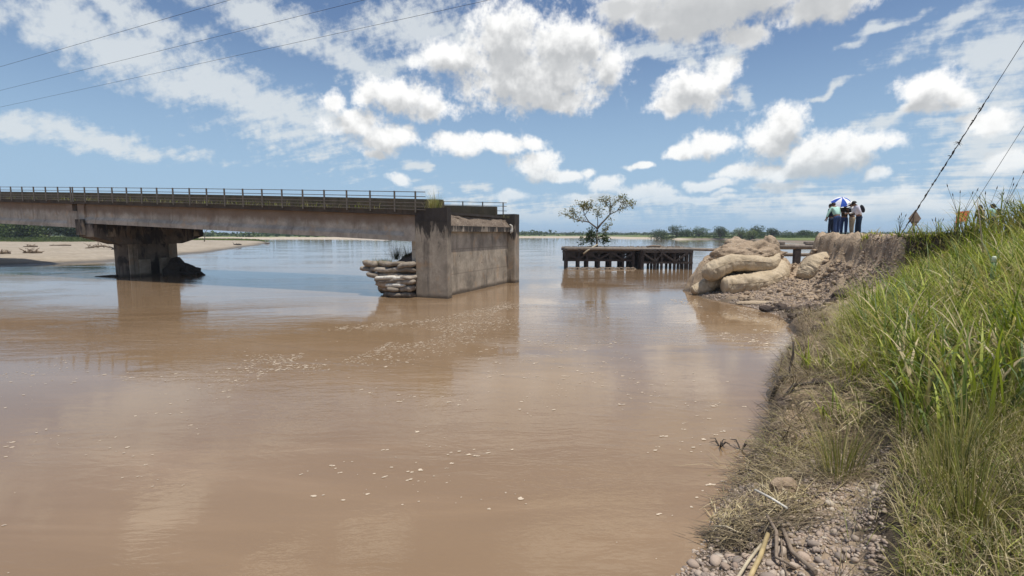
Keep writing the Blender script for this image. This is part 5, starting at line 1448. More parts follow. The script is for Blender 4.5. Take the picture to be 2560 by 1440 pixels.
# ================================================================== grass on the bank
def blades(root, head, lean, droop, length, width, col, nseg=5, twist=0.35, seed=0):
    """curved tapering blades as quads; all inputs are arrays over the blades"""
    r = np.random.default_rng(seed); n = len(root)
    hx, hy = np.cos(head), np.sin(head)
    tw = head + PI / 2 + r.normal(size=n) * twist
    wx, wy = np.cos(tw), np.sin(tw)
    P = np.array(root, dtype=np.float64); pts = [P.copy()]
    for k in range(nseg):
        s = (k + 0.5) / nseg
        phi = lean + droop * s ** 1.6
        st = (length / nseg)
        P = P + np.stack([hx * np.sin(phi) * st, hy * np.sin(phi) * st, np.cos(phi) * st], -1)
        pts.append(P.copy())
    V = np.empty((n, nseg + 1, 2, 3))
    for k in range(nseg + 1):
        s = k / nseg
        w = width * 0.5 * (1 - s ** 2.2) * (0.55 + 0.45 * min(1, s * 4)) + 0.0006
        V[:, k, 0] = pts[k] - np.stack([wx * w, wy * w, 0 * w], -1)
        V[:, k, 1] = pts[k] + np.stack([wx * w, wy * w, 0 * w], -1)
    m = (nseg + 1) * 2
    base = np.arange(n)[:, None] * m
    q = np.array([[2 * k, 2 * k + 1, 2 * k + 3, 2 * k + 2] for k in range(nseg)])
    F = (base[:, :, None] + q[None]).reshape(-1, 4)
    C = np.repeat(col, m, axis=0)
    return V.reshape(-1, 3), F, C
def scatter(n, x0, x1, y0, y1, seed, test):
    r = np.random.default_rng(seed)
    X = r.uniform(x0, x1, n); Y = r.uniform(y0, y1, n)
    ok = (np.abs(X) < 1.12 * Y + 1.2)
    X, Y = X[ok], Y[ok]
    d = sdf_poly(X, Y, SHORE); sp = sdf_poly(X, Y, PLATEAU)
    keep = test(X, Y, d, sp, r)
    return X[keep], Y[keep], d[keep], sp[keep]
def pick(cols, n, r, var=0.25):
    c = np.asarray(cols, float); return c[r.integers(0, len(c), n)] * (1 - var + 2 * var * r.random(n))[:, None]
LUSH = [(0.20, 0.24, 0.036), (0.27, 0.31, 0.046), (0.34, 0.37, 0.064), (0.13, 0.175, 0.034), (0.43, 0.43, 0.12), (0.23, 0.255, 0.064)]
OLIVE = [(0.27, 0.245, 0.08), (0.34, 0.295, 0.115), (0.21, 0.215, 0.062), (0.42, 0.355, 0.175), (0.235, 0.25, 0.075)]
STRAW = [(0.48, 0.39, 0.23), (0.58, 0.49, 0.31), (0.38, 0.30, 0.17), (0.33, 0.27, 0.15)]
def bare(X, Y):      # the washed out slope carries no grass
    return (Y > np.interp(X, [9.5, 12.1, 13.8, 14.7], [13.9, 15.9, 17.6, 20.2])) & (X < 14.7)
def clumpy(X, Y, f, seed): return fbm(X * f, Y * f, 3, seed)
def grass():
    out = {}
    def add(nm, V, F, C): out.setdefault(nm, []).append((V, F, C))
    # lush tall grass on the upper slope
    def t1(X, Y, d, sp, r):
        road = (sp > np.where((X > 15.0) & (Y < 17.3), 2.2, 0.2)) & (Y > 13)
        q = clumpy(X, Y, 0.9, 80)
        return (d > 1.5 + 1.9 * clumpy(X, Y, 0.8, 86)) & ~bare(X, Y) & ~road & (Y + 0.15 * X > 7.2 + 0.9 * q) & (r.random(len(X)) < 0.72 + 0.9 * q)
    X, Y, d, sp = scatter(110000, 4, 30, 6, 22, 1, t1); r = np.random.default_rng(2); n = len(X)
    near = sstep(Y, 18, 8)
    L = (0.42 + 0.75 * r.random(n) ** 1.5) * (0.75 + 0.5 * sstep(d, 1, 4)) * (0.72 + 0.28 * near) * (1 + 0.85 * sstep(X, 13.5, 16.0) * (Y < 17.3)) * (1 - 0.62 * sstep(sp, -1.2, -0.1) * (Y > 17.3))
    Wd = (0.015 + 0.026 * r.random(n) ** 2) * (1 + 0.5 * sstep(Y, 9, 16))
    head = r.uniform(0, 2 * PI, n); head = np.where(r.random(n) < 0.45, r.normal(PI * 0.95, 0.7, n), head)
    q = clumpy(X, Y, 0.5, 81)
    C = pick(LUSH, n, r) * (1 + 0.9 * q)[:, None]
    q2 = clumpy(X, Y, 0.8, 88); yl = r.random(n) < 0.22 + 1.1 * q2; C[yl] = pick(OLIVE, yl.sum(), r) * 1.05
    dry = r.random(n) < 0.20 + 0.14 * (q > 0.15); C[dry] = pick(STRAW, dry.sum(), r) * 1.15
    add('tall_grass', *blades(np.stack([X, Y, ground(X, Y) - 0.03], -1), head, np.abs(r.normal(0.2, 0.22, n)), r.uniform(0.3, 2.4, n), L, Wd, C, 6, seed=3))
    # weeds that climb the side of the embankment up to the broken end
    def t6(X, Y, d, sp, r): return (sp > -2.4) & (sp < 0.12) & (X > 14.4 - 0.25 * (19.6 - Y)) & ~bare(X, Y)
    X, Y, d, sp = scatter(15000, 12.5, 18, 14.8, 20.4, 23, t6); r = np.random.default_rng(24); n = len(X)
    C = pick(LUSH + [(0.09, 0.15, 0.04), (0.07, 0.12, 0.03)], n, r); dry = r.random(n) < 0.12; C[dry] = pick(STRAW, dry.sum(), r)
    add('tall_grass', *blades(np.stack([X, Y, ground(X, Y) - 0.03], -1), np.where(r.random(n) < 0.6, r.normal(3.9, 0.6, n), r.uniform(0, 6.28, n)), np.abs(r.normal(0.45, 0.3, n)), r.uniform(0.3, 2.2, n), 0.2 + 0.65 * r.random(n) ** 1.7, r.uniform(0.012, 0.030, n), C, 5, seed=25))
    # broad leaved cane grass near the right edge, few and large
    def t2(X, Y, d, sp, r): return (d > 1.6) & (sp < -0.6) & (Y > 5.2) & ~bare(X, Y) & (clumpy(X, Y, 0.7, 82) > -0.08)
    X, Y, d, sp = scatter(12000, 4.0, 17, 5.2, 16.5, 5, t2); r = np.random.default_rng(6); n = len(X)
    C = pick(LUSH[:4] + [(0.12, 0.17, 0.06)], n, r); dry = r.random(n) < 0.14; C[dry] = pick(STRAW[:2], dry.sum(), r)
    add('tall_grass', *blades(np.stack([X, Y, ground(X, Y) - 0.03], -1), r.uniform(0, 2 * PI, n), np.abs(r.normal(0.15, 0.12, n)), r.uniform(0.4, 2.2, n), r.uniform(0.7, 1.6, n), r.uniform(0.020, 0.042, n), C, 8, seed=7))
    # dead thatch lying between the stems
    def t5(X, Y, d, sp, r): return (d > 1.0) & (sp < 0.1) & (Y > 6.5) & (Y < 18.5) & ~bare(X, Y)
    X, Y, d, sp = scatter(42000, 4, 18, 6.5, 18.5, 17, t5); r = np.random.default_rng(18); n = len(X)
    add('dry_straw', *blades(np.stack([X, Y, ground(X, Y) + r.uniform(0.05, 0.45, n)], -1), r.uniform(0, 2 * PI, n), r.uniform(0.9, 1.7, n), r.uniform(-0.4, 0.8, n), r.uniform(0.2, 0.7, n), r.uniform(0.006, 0.014, n), pick(STRAW + STRAW + OLIVE, n, r), 3, seed=19))
    # fine olive grass low on the right, close to the camera
    def t3(X, Y, d, sp, r):
        q = clumpy(X, Y, 1.3, 83)
        return (d > 1.65) & (Y + 0.15 * X < 9.3 + 0.9 * q) & (r.random(len(X)) < 0.80 + 0.8 * q)
    X, Y, d, sp = scatter(95000, 2.2, 9.5, 1.4, 8.5, 8, t3); r = np.random.default_rng(9); n = len(X)
    q = clumpy(X, Y, 0.9, 84)
    L = (0.16 + 0.50 * r.random(n) ** 1.6) * (1 + 0.9 * np.clip(q, -0.3, 0.5)) * (0.6 + 0.4 * sstep(d, 1.5, 2.4))
    C = pick(OLIVE, n, r) * (1 + 0.7 * q)[:, None]; dry = r.random(n) < 0.42; C[dry] = pick(STRAW, dry.sum(), r) * 1.1
    gr = r.random(n) < 0.16; C[gr] = pick(LUSH, gr.sum(), r)
    add('olive_grass', *blades(np.stack([X, Y, ground(X, Y) - 0.02], -1), r.uniform(0, 2 * PI, n), np.abs(r.normal(0.5, 0.4, n)), r.uniform(0.2, 2.0, n), L, r.uniform(0.004, 0.010, n), C, 4, seed=10))
    # tufts of wiry stems standing out of the olive grass
    tx = [(4.05, 4.55), (4.6, 5.0), (5.4, 5.6), (3.95, 5.9), (6.2, 6.4), (4.4, 3.9), (3.7, 3.9)]
    r = np.random.default_rng(12)
    for i, (x, y) in enumerate(tx):
        n = 150; X = x + r.normal(0, 0.10, n); Y = y + r.normal(0, 0.10, n)
        hd = np.arctan2(Y - y, X - x)
        add('olive_grass', *blades(np.stack([X, Y, ground(X, Y) - 0.02], -1), hd, np.abs(r.normal(0.2, 0.15, n)), r.uniform(0.0, 0.7, n), r.uniform(0.4, 0.85, n), r.uniform(0.004, 0.008, n), pick(OLIVE + [(0.09, 0.10, 0.03)], n, r), 5, seed=20 + i))
    # dry matted straw along the shore
    def t4(X, Y, d, sp, r):
        q = clumpy(X, Y, 1.6, 85)
        a = (d > 0.12) & (d < 2.6) & (Y > 5.4) & (Y < 19.0) & (~bare(X, Y) | (d < 1.3))
        b = (d > 1.25) & (d < 2.2) & (Y <= 5.4)
        return (a | b) & (r.random(len(X)) < 0.55 + 1.3 * q)
    X, Y, d, sp = scatter(100000, 1.5, 12, 2.0, 19.0, 13, t4); r = np.random.default_rng(14); n = len(X)
    C = pick(STRAW + [(0.22, 0.165, 0.11), (0.16, 0.12, 0.08)], n, r) * 0.8; ol = r.random(n) < 0.10; C[ol] = pick(OLIVE, ol.sum(), r)
    add('dry_straw', *blades(np.stack([X, Y, ground(X, Y) + r.uniform(0, 0.10, n)], -1), r.uniform(0, 2 * PI, n), r.uniform(0.7, 1.6, n), r.uniform(-0.2, 0.9, n), r.uniform(0.10, 0.42, n), r.uniform(0.003, 0.008, n), C, 3, seed=15))
    # matted roots and stems along the torn edge of the bank
    def t7(X, Y, d, sp, r): return (d > -0.05) & (d < 1.7) & (Y > 5.6) & (Y < 18.5) & (r.random(len(X)) < 0.75 + 1.2 * clumpy(X, Y, 1.1, 87)) & ((X < 9.6) | (d < 0.9))
    X, Y, d, sp = scatter(100000, 2.3, 11.5, 5.6, 18.5, 27, t7); n = len(X)
    C = pick([(0.20, 0.15, 0.10), (0.27, 0.21, 0.14), (0.14, 0.10, 0.07), (0.36, 0.29, 0.19), (0.24, 0.20, 0.11)], n, r)
    add('dry_straw', *blades(np.stack([X, Y, np.maximum(ground(X, Y), -0.02) + 0.12 * r.random(n) ** 1.5], -1), np.where(r.random(n) < 0.5, r.normal(2.7, 0.7, n), r.uniform(0, 6.28, n)), r.uniform(1.1, 2.0, n), r.uniform(-0.4, 0.7, n), 0.06 + 0.26 * r.random(n) ** 1.6, r.uniform(0.004, 0.011, n), C, 3, seed=28))
    # torn roots hanging out of the bank edge
    def t8(X, Y, d, sp, r): return (d > 0.0) & (d < 0.7) & (Y > 6.2)
    X, Y, d, sp = scatter(9000, 2.8, 11, 6.2, 19.5, 29, t8); n = len(X)
    add('dry_straw', *blades(np.stack([X, Y, np.maximum(ground(X, Y), 0) + 0.1 * r.random(n)], -1), np.where(r.random(n) < 0.6, r.normal(2.7, 0.6, n), r.uniform(0, 6.28, n)), r.uniform(0.5, 2.0, n), r.uniform(-0.8, 1.4, n), r.uniform(0.15, 0.55, n), r.uniform(0.008, 0.022, n), pick([(0.09, 0.065, 0.045), (0.16, 0.12, 0.08), (0.06, 0.045, 0.03), (0.28, 0.22, 0.15)], n, r), 5, seed=30))
    # overhanging tussocks at the shore
    for i, (x, y, k, hx) in enumerate([(7.7, 11.0, 130, 2.9), (8.7, 12.6, 130, 2.8), (6.6, 9.3, 120, 3.0), (9.6, 13.8, 130, 2.6), (7.4, 10.0, 180, 2.9), (5.9, 8.2, 100, 3.1), (8.2, 11.6, 240, 2.9), (11.2, 16.4, 160, 2.4)]):
        X = x + r.normal(0, 0.22, k); Y = y + r.normal(0, 0.22, k)
        hd = r.normal(hx, 1.0, k); C = pick(LUSH + LUSH + OLIVE, k, r); dry = r.random(k) < 0.2; C[dry] = pick(STRAW, dry.sum(), r)
        add('tall_grass', *blades(np.stack([X, Y, ground(X, Y) - 0.02], -1), hd, np.abs(r.normal(0.35, 0.2, k)), r.uniform(0.5, 1.6, k), r.uniform(0.45, 1.15, k), r.uniform(0.008, 0.018, k), C, 6, seed=40 + i))
    labs = {'tall_grass': 'lush tall green grass covering the right bank', 'olive_grass': 'fine olive and straw coloured grass in the right foreground', 'dry_straw': 'matted dry straw lying along the shore'}
    for nm, lst in out.items():
        o = 0; V = []; F = []; Cc = []
        for v, f, c in lst:
            V.append(v); F.append(f + o); Cc.append(c); o += len(v)
        ob = obj(nm, mesh(nm, np.concatenate(V), np.concatenate(F), True, np.concatenate(Cc)), M['grass'])
        tag(ob, labs[nm], kind='stuff')
grass()

# tall single plants against the sky
def seed_plant(label, x, y, hgt, seed, n=4, heads=True, cat='plant', name='seed_grass', col=(0.05, 0.065, 0.03)):
    r = np.random.default_rng(seed); z = gz(x, y)
    t = thing(name, label, cat, (x, y, z), 0, 'tall grass plants against the sky')
    mb = MB(); tips = []
    for i in range(n):
        a = r.uniform(0, 2 * PI); s = r.uniform(0.1, 0.3) * hgt; h = hgt * r.uniform(0.72, 1.0)
        e = (math.cos(a) * s, math.sin(a) * s, h)
        mb.tube([(0, 0, -0.05), (e[0] * 0.25, e[1] * 0.25, h * 0.5), e], [0.009, 0.007, 0.004], 5, False); tips.append(e)
    mb.build('stems', M['olive_stem'], t)
    k = 14; X = np.zeros(k); zz = r.uniform(0.15, 0.75, k) * hgt
    C = pick([col, tuple(v * 1.5 for v in col)], k, r)
    V, F, Cc = blades(np.stack([X, X, zz], -1), r.uniform(0, 2 * PI, k), r.uniform(0.3, 0.9, k), r.uniform(0.6, 2.0, k), r.uniform(0.25, 0.55, k), r.uniform(0.012, 0.024, k), C, 5, seed=seed)
    obj('leaves', mesh('leaves', V, F, True, Cc), M['grass'], t)
    if heads:
        for e in tips:
            mb = MB(); d = Vector(e).normalized()
            mb.tube([Vector(e), Vector(e) + d * 0.05, Vector(e) + d * 0.13], [0.006, 0.016, 0.003], 6); mb.build('seed_head', M['wood_dark'], t)
M['olive_stem'] = plain('olive_stem', (0.10, 0.09, 0.045), 0.7, 0.3, 9.0)
for i, a in enumerate([
        ('dark leafy grass plant with upright seed head left of the orange board', 15.6, 18.0, 1.75, 51, 5), ('bent leafy grass plant just right of the orange board', 16.1, 17.6, 1.55, 52, 4),
        ('tall grass plant with spreading dry panicle right of the orange board', 16.9, 17.9, 2.05, 53, 4), ('small dark forked plant at the foot of the vine wrapped guy wire', 15.2, 20.2, 0.75, 54, 4),
        ('slender grass plant beside the backpack wearer', 17.6, 17.4, 1.55, 55, 3), ('grass plant with dark seed heads near the right picture edge', 15.9, 16.0, 1.55, 56, 4),
        ('thin grass plant left of the right picture edge', 16.6, 16.9, 1.25, 57, 4), ('grass plant behind the diamond sign legs', 17.5, 21.2, 0.7, 58, 4)]):
    seed_plant(*a)
mb = MB(); mb.tube([(12.4, 13.4, 2.2), (12.0, 13.2, 3.35), (11.75, 13.1, 4.05)], [0.016, 0.014, 0.006], 6)
tag(mb.build('dry_stalk', M['stalk']), 'pale dry cane stalk slanting up through the grass at right', 'stalk')
def marker():
    x, y = 9.7, 10.3; z = gz(x, y)
    t = thing('marker_post', 'green plastic marker post with a white tip in the grass', 'post', (x, y, z))
    mb = MB(); mb.tube([(0, 0, -0.1), (0, 0, 0.90)], 0.04, 10); mb.build('post', plain('green_plastic', (0.08, 0.15, 0.05), 0.5), t)
    mb = MB(); mb.tube([(0, 0, 0.901), (0, 0, 1.0), (0, 0, 1.02)], [0.042, 0.04, 0.03], 10); mb.build('tip', plain('white_plastic', (0.62, 0.68, 0.52), 0.5), t)
marker()
# plants on the abutment, the sandbags and the bridge
def tuft(name, label, x, y, z, n, hgt, spread, cols, seed, width=0.008, cat='grass tuft', lean=0.15):
    r = np.random.default_rng(seed); t = thing(name, label, cat, (x, y, z))
    X = r.normal(0, spread, n); Y = r.normal(0, spread, n)
    V, F, C = blades(np.stack([X, Y, 0 * X - 0.03], -1), np.arctan2(Y, X), np.abs(r.normal(lean, 0.12, n)), r.uniform(0, 0.9, n), hgt * (0.35 + 0.65 * r.random(n) ** 1.5), np.full(n, width) * r.uniform(0.6, 1.4, n), pick(cols, n, r), 5, seed=seed)
    obj('blades', mesh('blades', V, F, True, C), M['grass'], t)
x, y, z = bp(0.85, 0.25, 4.45); tuft('grass_tuft', 'yellow green grass tuft growing on top of the near abutment pillar', x, y, z, 260, 0.75, 0.16, OLIVE + STRAW[:2] + LUSH[:2], 91, 0.012)
tuft('grass_tuft', 'tall thin flowering grass stems on the near abutment pillar', x + 0.1, y, z, 30, 1.15, 0.12, OLIVE, 92, 0.010)
x, y, z = bp(0.6, 8.4, 4.2); tuft('grass_tuft', 'small grass tuft at the far end of the abutment top', x, y, z, 40, 0.4, 0.2, OLIVE, 93)
for i, (t_, b_, lab) in enumerate(((3.6, 0.9, 'leafless looking grey green shrub on the sandbag stack, left one'), (2.95, 1.0, 'leafless looking grey green shrub on the sandbag stack, right one'))):
    x, y, z = bp(t_, b_, 1.85); tuft('shrub', lab, x, y, z, 150, 1.1 if i == 0 else 1.05, 0.15, [(0.06, 0.07, 0.035), (0.09, 0.09, 0.05)], 94 + i, 0.010, 'shrub', 0.2)
x, y, z = bp(4.0, 0.4, 1.72); tuft('grass_tuft', 'low green grass on the outer top of the sandbag stack', x, y, z, 260, 0.28, 0.42, LUSH + OLIVE, 97, 0.012)
r_ = np.random.default_rng(98)
T = np.concatenate([r_.uniform(1.4, 29, 520), r_.uniform(30, 70, 380)]); keep = fbm(T * 0.35, T * 0, 3, 7) > -0.12; T = T[keep]; n = len(T)
Bq = r_.uniform(0.05, 0.72, n)
P = np.stack([BO[0] + BA[0] * T + BB[0] * Bq, BO[1] + BA[1] * T + BB[1] * Bq, 5.17 + 0.0445 * T - 0.0001 * T * T - 0.92], -1)
V, F, C = blades(P, r_.uniform(0, 6.28, n), r_.uniform(0, 0.5, n), r_.uniform(0, 1.5, n), r_.uniform(0.10, 0.46, n), r_.uniform(0.01, 0.03, n), pick(OLIVE + LUSH[:2], n, r_), 4, seed=99)
tag(obj('footway_weeds', mesh('footway_weeds', V, F, True, C), M['grass']), 'weeds growing along the bridge footway behind the railing', kind='stuff')

# ================================================================== gravel, sticks, foam
def stone_mat():
    m, g, b, out = new_mat('river_pebble')
    oi = g.n.new('ShaderNodeObjectInfo'); p = objco(g)
    at = g.n.new('ShaderNodeAttribute'); at.attribute_name = 'tone'
    rnd = g.m('FRACT', g.m('ADD', oi.outputs['Random'], at.outputs['Fac']))
    ramp = g.n.new('ShaderNodeValToRGB'); g.l.new(rnd, ramp.inputs[0])
    el = ramp.color_ramp.elements; el[0].color = (0.30, 0.22, 0.165, 1); el[1].color = (0.50, 0.43, 0.345, 1)
    for ps, c in ((0.25, (0.40, 0.32, 0.25, 1)), (0.5, (0.21, 0.175, 0.15, 1)), (0.75, (0.42, 0.32, 0.245, 1))):
        e = el.new(ps); e.color = c
    c = g.mix(g.ramp(g.noise(p, 3.0, 4.0, 0.6), 0.3, 0.7, 0.0, 0.35), ramp.outputs[0], (0.30, 0.235, 0.185))
    g.put(b.inputs['Base Color'], c); b.inputs['Roughness'].default_value = 0.8
    g.put(b.inputs['Normal'], g.bump(g.noise(p, 9.0, 3.0), 0.25, 0.03))
    return m
M['stone'] = stone_mat()
def gravel():
    r = random.Random(21)
    kinds = []
    for i in range(7):
        me = rock_mesh('pebble', 500 + i, 1.0, r.uniform(0.68, 0.9), r.uniform(0.5, 0.72), 2, 0.16, False); me.materials.append(M['stone']); kinds.append(me)
    # large pebbles one by one on the gravel beach
    placed = []; n = 0; tries = 0
    big = []
    while n < 290 and tries < 30000:
        tries += 1
        y = r.uniform(3.7, 6.6); x = r.uniform(1.2, 4.2)
        d = float(sdf_poly(np.array([x]), np.array([y]), SHORE)[0])
        if not (0.08 < d < 1.5) or (y > 5.4 and d > 0.8): continue
        s = (0.022 + 0.034 * r.random() ** 2.2) * (1.2 if n < 60 else 1.0)
        if any((x - a) ** 2 + (y - b) ** 2 < (0.85 * (s + q)) ** 2 for a, b, q in placed): continue
        placed.append((x, y, s)); n += 1
    Z = ground(np.array([p[0] for p in placed]), np.array([p[1] for p in placed]))
    for (x, y, s), z in zip(placed, Z):
        o = bpy.data.objects.new('pebble', r.choice(kinds)); COL.objects.link(o)
        o.location = (x, y, z + s * 0.25); o.scale = (s * 1.25, s * 1.25, s * 1.25); o.rotation_euler = (r.uniform(-.35, .35), r.uniform(-.35, .35), r.uniform(0, 6.28)); o.parent = BANK
    # the rest as one mass: twenty sided stones
    q = np.random.default_rng(22)
    bm = bmesh.new(); bmesh.ops.create_icosphere(bm, subdivisions=1, radius=1.0)
    bv = np.array([v.co[:] for v in bm.verts]); bf = np.array([[v.index for v in f.verts] for f in bm.faces]); bm.free()
    X = []; Y = []; S = []
    def region(n, x0, x1, y0, y1, d0, d1, s0, s1, dens=1.0):
        x = q.uniform(x0, x1, n); y = q.uniform(y0, y1, n); d = sdf_poly(x, y, SHORE)
        k = (d > d0) & (d < d1) & (fbm(x * 1.2, y * 1.2, 2, 33) > -0.5 * dens)
        X.append(x[k]); Y.append(y[k]); S.append(s0 + (s1 - s0) * q.random(k.sum()) ** 2.2)
    region(26000, 0.8, 4.6, 3.0, 7.4, -0.03, 1.55, 0.008, 0.026)
    region(9000, 3.0, 9.5, 7.2, 16.0, 0.0, 1.1, 0.008, 0.028, 0.25)
    region(26000, 9.6, 15.5, 18.0, 27.0, 0.05, 4.2, 0.012, 0.045, 0.5)
    X = np.concatenate(X); Y = np.concatenate(Y); S = np.concatenate(S); n = len(X)
    Zz = ground(X, Y)
    ang = q.uniform(0, 2 * PI, n); ca, sa = np.cos(ang), np.sin(ang)
    sc3 = np.stack([S * q.uniform(1.0, 1.4, n), S * q.uniform(0.7, 1.0, n), S * q.uniform(0.45, 0.75, n)], -1)
    B = bv[None] * (1 + 0.14 * q.normal(size=(n, len(bv), 1))) * sc3[:, None]
    V = np.stack([B[..., 0] * ca[:, None] - B[..., 1] * sa[:, None] + X[:, None], B[..., 0] * sa[:, None] + B[..., 1] * ca[:, None] + Y[:, None], B[..., 2] + (Zz + S * 0.2)[:, None]], -1).reshape(-1, 3)
    F = (np.arange(n)[:, None, None] * len(bv) + bf[None]).reshape(-1, 3)
    me = mesh('gravel', V, F, True)
    at = me.attributes.new('tone', 'FLOAT', 'POINT'); at.data.foreach_set('value', np.repeat(q.random(n), len(bv)).astype(np.float32))
    o = obj('gravel', me, M['stone'], BANK); o['kind'] = 'stuff'
    # crumbled lumps of soil below the scarp
    x = q.uniform(10.5, 17.0, 1900); y = q.uniform(18.2, 28.5, 1900); d = sdf_poly(x, y, SHORE); sp = sdf_poly(x, y, PLATEAU)
    k = (d > 0.3) & (sp < -0.25) & (fbm(x * 0.8, y * 0.8, 3, 35) > -0.15) & (y > np.interp(x, [9.5, 12.1, 13.8, 14.7], [14.9, 16.9, 18.4, 20.6]))
    x, y = x[k], y[k]; n = len(x); S = 0.02 + 0.13 * q.random(n) ** 4; Zz = ground(x, y)
    B = bv[None] * (1 + 0.30 * q.normal(size=(n, len(bv), 1))) * np.stack([S * 1.2, S, S * 0.8], -1)[:, None]
    V = (B + np.stack([x, y, Zz + S * 0.25], -1)[:, None]).reshape(-1, 3)
    F = (np.arange(n)[:, None, None] * len(bv) + bf[None]).reshape(-1, 3)
    o = obj('crumbled_soil', mesh('crumbled_soil', V, F, False), M['soil'], BANK); o['kind'] = 'stuff'
    print('gravel stones', n)
gravel()
def stick(label, pts, rad, mat='wood', name='stick', group='sticks on the gravel', cat='stick'):
    P = [(x, y, gz(x, y) + dz) for x, y, dz in pts]
    mb = MB(); mb.tube(P, rad, 8)
    tag(mb.build(name, M[mat]), label, cat, group)
stick('thick yellow cane pole lying on the gravel at the bottom edge', [(2.52, 4.76, 0.10), (2.3, 4.45, 0.07), (2.0, 4.08, 0.05)], [0.021, 0.022, 0.024], 'bamboo')
stick('grey weathered pole left of the yellow cane', [(2.42, 4.68, 0.06), (2.15, 4.38, 0.05), (1.9, 4.1, 0.04)], [0.013, 0.015, 0.015], 'stalk')
stick('curved brown branch right of the yellow cane', [(2.68, 5.1, 0.12), (2.6, 4.75, 0.10), (2.42, 4.4, 0.06), (2.5, 4.2, 0.05)], [0.015, 0.018, 0.016, 0.010], 'wood')
stick('straight dark branch pointing down to the right', [(2.72, 4.85, 0.09), (2.62, 4.5, 0.06), (2.6, 4.1, 0.05)], [0.020, 0.022, 0.020], 'wood')
stick('thin reddish twig between the branches', [(2.62, 4.7, 0.05), (2.45, 4.35, 0.05), (2.38, 4.1, 0.04)], [0.008, 0.008, 0.007], 'wood')
stick('bleached white cane above the debris pile', [(2.78, 5.58, 0.20), (2.85, 5.35, 0.18), (2.9, 5.12, 0.14)], [0.014, 0.014, 0.012], 'white_cloth')
stick('pale bent cane at the water edge near the straw heap', [(2.15, 5.25, 0.05), (2.25, 5.1, 0.10), (2.4, 4.95, 0.08)], [0.008, 0.009, 0.008], 'stalk')
stick('upright dark branch standing at the shore', [(5.42, 9.75, 0.0), (5.50, 9.9, 0.22), (5.60, 10.0, 0.42), (5.60, 10.02, 0.66)], [0.022, 0.026, 0.02, 0.014], 'wood_dark')
stick('root stump with twigs at the foot of the upright branch', [(4.85, 9.35, 0.05), (5.1, 9.5, 0.12), (5.35, 9.45, 0.06)], [0.03, 0.05, 0.03], 'wood_dark')
stick('fallen dark branch lying along the shore below the tussocks', [(4.6, 8.6, 0.05), (4.95, 8.75, 0.12), (5.4, 8.6, 0.10)], [0.03, 0.035, 0.02], 'wood_dark')
stick('floating dark twig in the river below the bridge', [(-9.55, 21.2, 0.0), (-9.3, 20.9, 0.10), (-9.15, 20.8, 0.04)], [0.03, 0.035, 0.02], 'wood_dark', group=None)
for i, (x, y) in enumerate(((3.15, 7.45), (3.4, 7.3))):
    mb = MB(); r = random.Random(70 + i)
    for k in range(7):
        a = r.uniform(0, 6.28); e = (x + math.cos(a) * 0.14, y + math.sin(a) * 0.22, r.uniform(0.03, 0.12))
        mb.tube([(x, y, -0.02), ((x + e[0]) / 2, (y + e[1]) / 2, e[2] + 0.03), e], [0.010, 0.008, 0.004], 5, False)
    tag(mb.build('twig_cluster', M['wood_dark']), ['dark twig tangle poking out of the shallows, outer one', 'dark twig tangle poking out of the shallows, nearer the bank'][i], 'twigs')
def debris_pile():
    """flattened reeds washed up in a heap: nobody could count them"""
    r = np.random.default_rng(31); V = []; F = []; nb = 0; Cs = []
    for (cx, cy, n, sx, sy, hd, sd, L0, L1, cols) in [
            (2.75, 5.02, 260, 0.28, 0.14, 0.1, 0.5, 0.15, 0.55, [(0.20, 0.155, 0.10), (0.14, 0.105, 0.07), (0.26, 0.21, 0.13)]),
            (2.42, 5.30, 170, 0.10, 0.16, 1.0, 0.5, 0.10, 0.28, STRAW), (2.12, 5.05, 90, 0.10, 0.08, 2.6, 0.4, 0.10, 0.30, [(0.20, 0.16, 0.10), (0.10, 0.08, 0.055)]),
            (3.05, 5.45, 260, 0.22, 0.16, 0.6, 0.6, 0.2, 0.55, STRAW + [(0.2, 0.15, 0.1)]), (2.35, 4.9, 140, 0.16, 0.10, 0.5, 1.2, 0.08, 0.25, [(0.12, 0.09, 0.06), (0.2, 0.16, 0.1)]),
            (3.5, 6.3, 260, 0.3, 0.25, 2.5, 0.9, 0.15, 0.5, STRAW + [(0.16, 0.12, 0.08)]), (3.9, 6.9, 200, 0.3, 0.3, 2.8, 0.9, 0.15, 0.5, OLIVE + STRAW)]:
        X = cx + r.normal(0, sx, n); Y = cy + r.normal(0, sy, n)
        C = pick(cols, n, r)
        v, f, c = blades(np.stack([X, Y, np.maximum(ground(X, Y), 0) + r.uniform(0.0, 0.09, n)], -1), r.normal(hd, sd, n) + PI * (r.random(n) < 0.5), r.uniform(1.25, 1.8, n), r.uniform(-0.3, 0.3, n), r.uniform(L0, L1, n), r.uniform(0.006, 0.014, n), C, 3, seed=int(cx * 100))
        V.append(v); F.append(f + nb); Cs.append(c); nb += len(v)
    tag(obj('washed_up_reeds', mesh('washed_up_reeds', np.concatenate(V), np.concatenate(F), True, np.concatenate(Cs)), M['grass']), 'heap of washed up dry reeds above the gravel', kind='stuff')
debris_pile()
o = obj('soil_clod', rock_mesh('soil_clod', 700, 0.17, 0.12, 0.13, 3, 0.35), M['soil'], None, (3.2, 5.75, gz(3.2, 5.75) + 0.08)); tag(o, 'brown crumbling earth lump above the reed heap', 'soil clod')

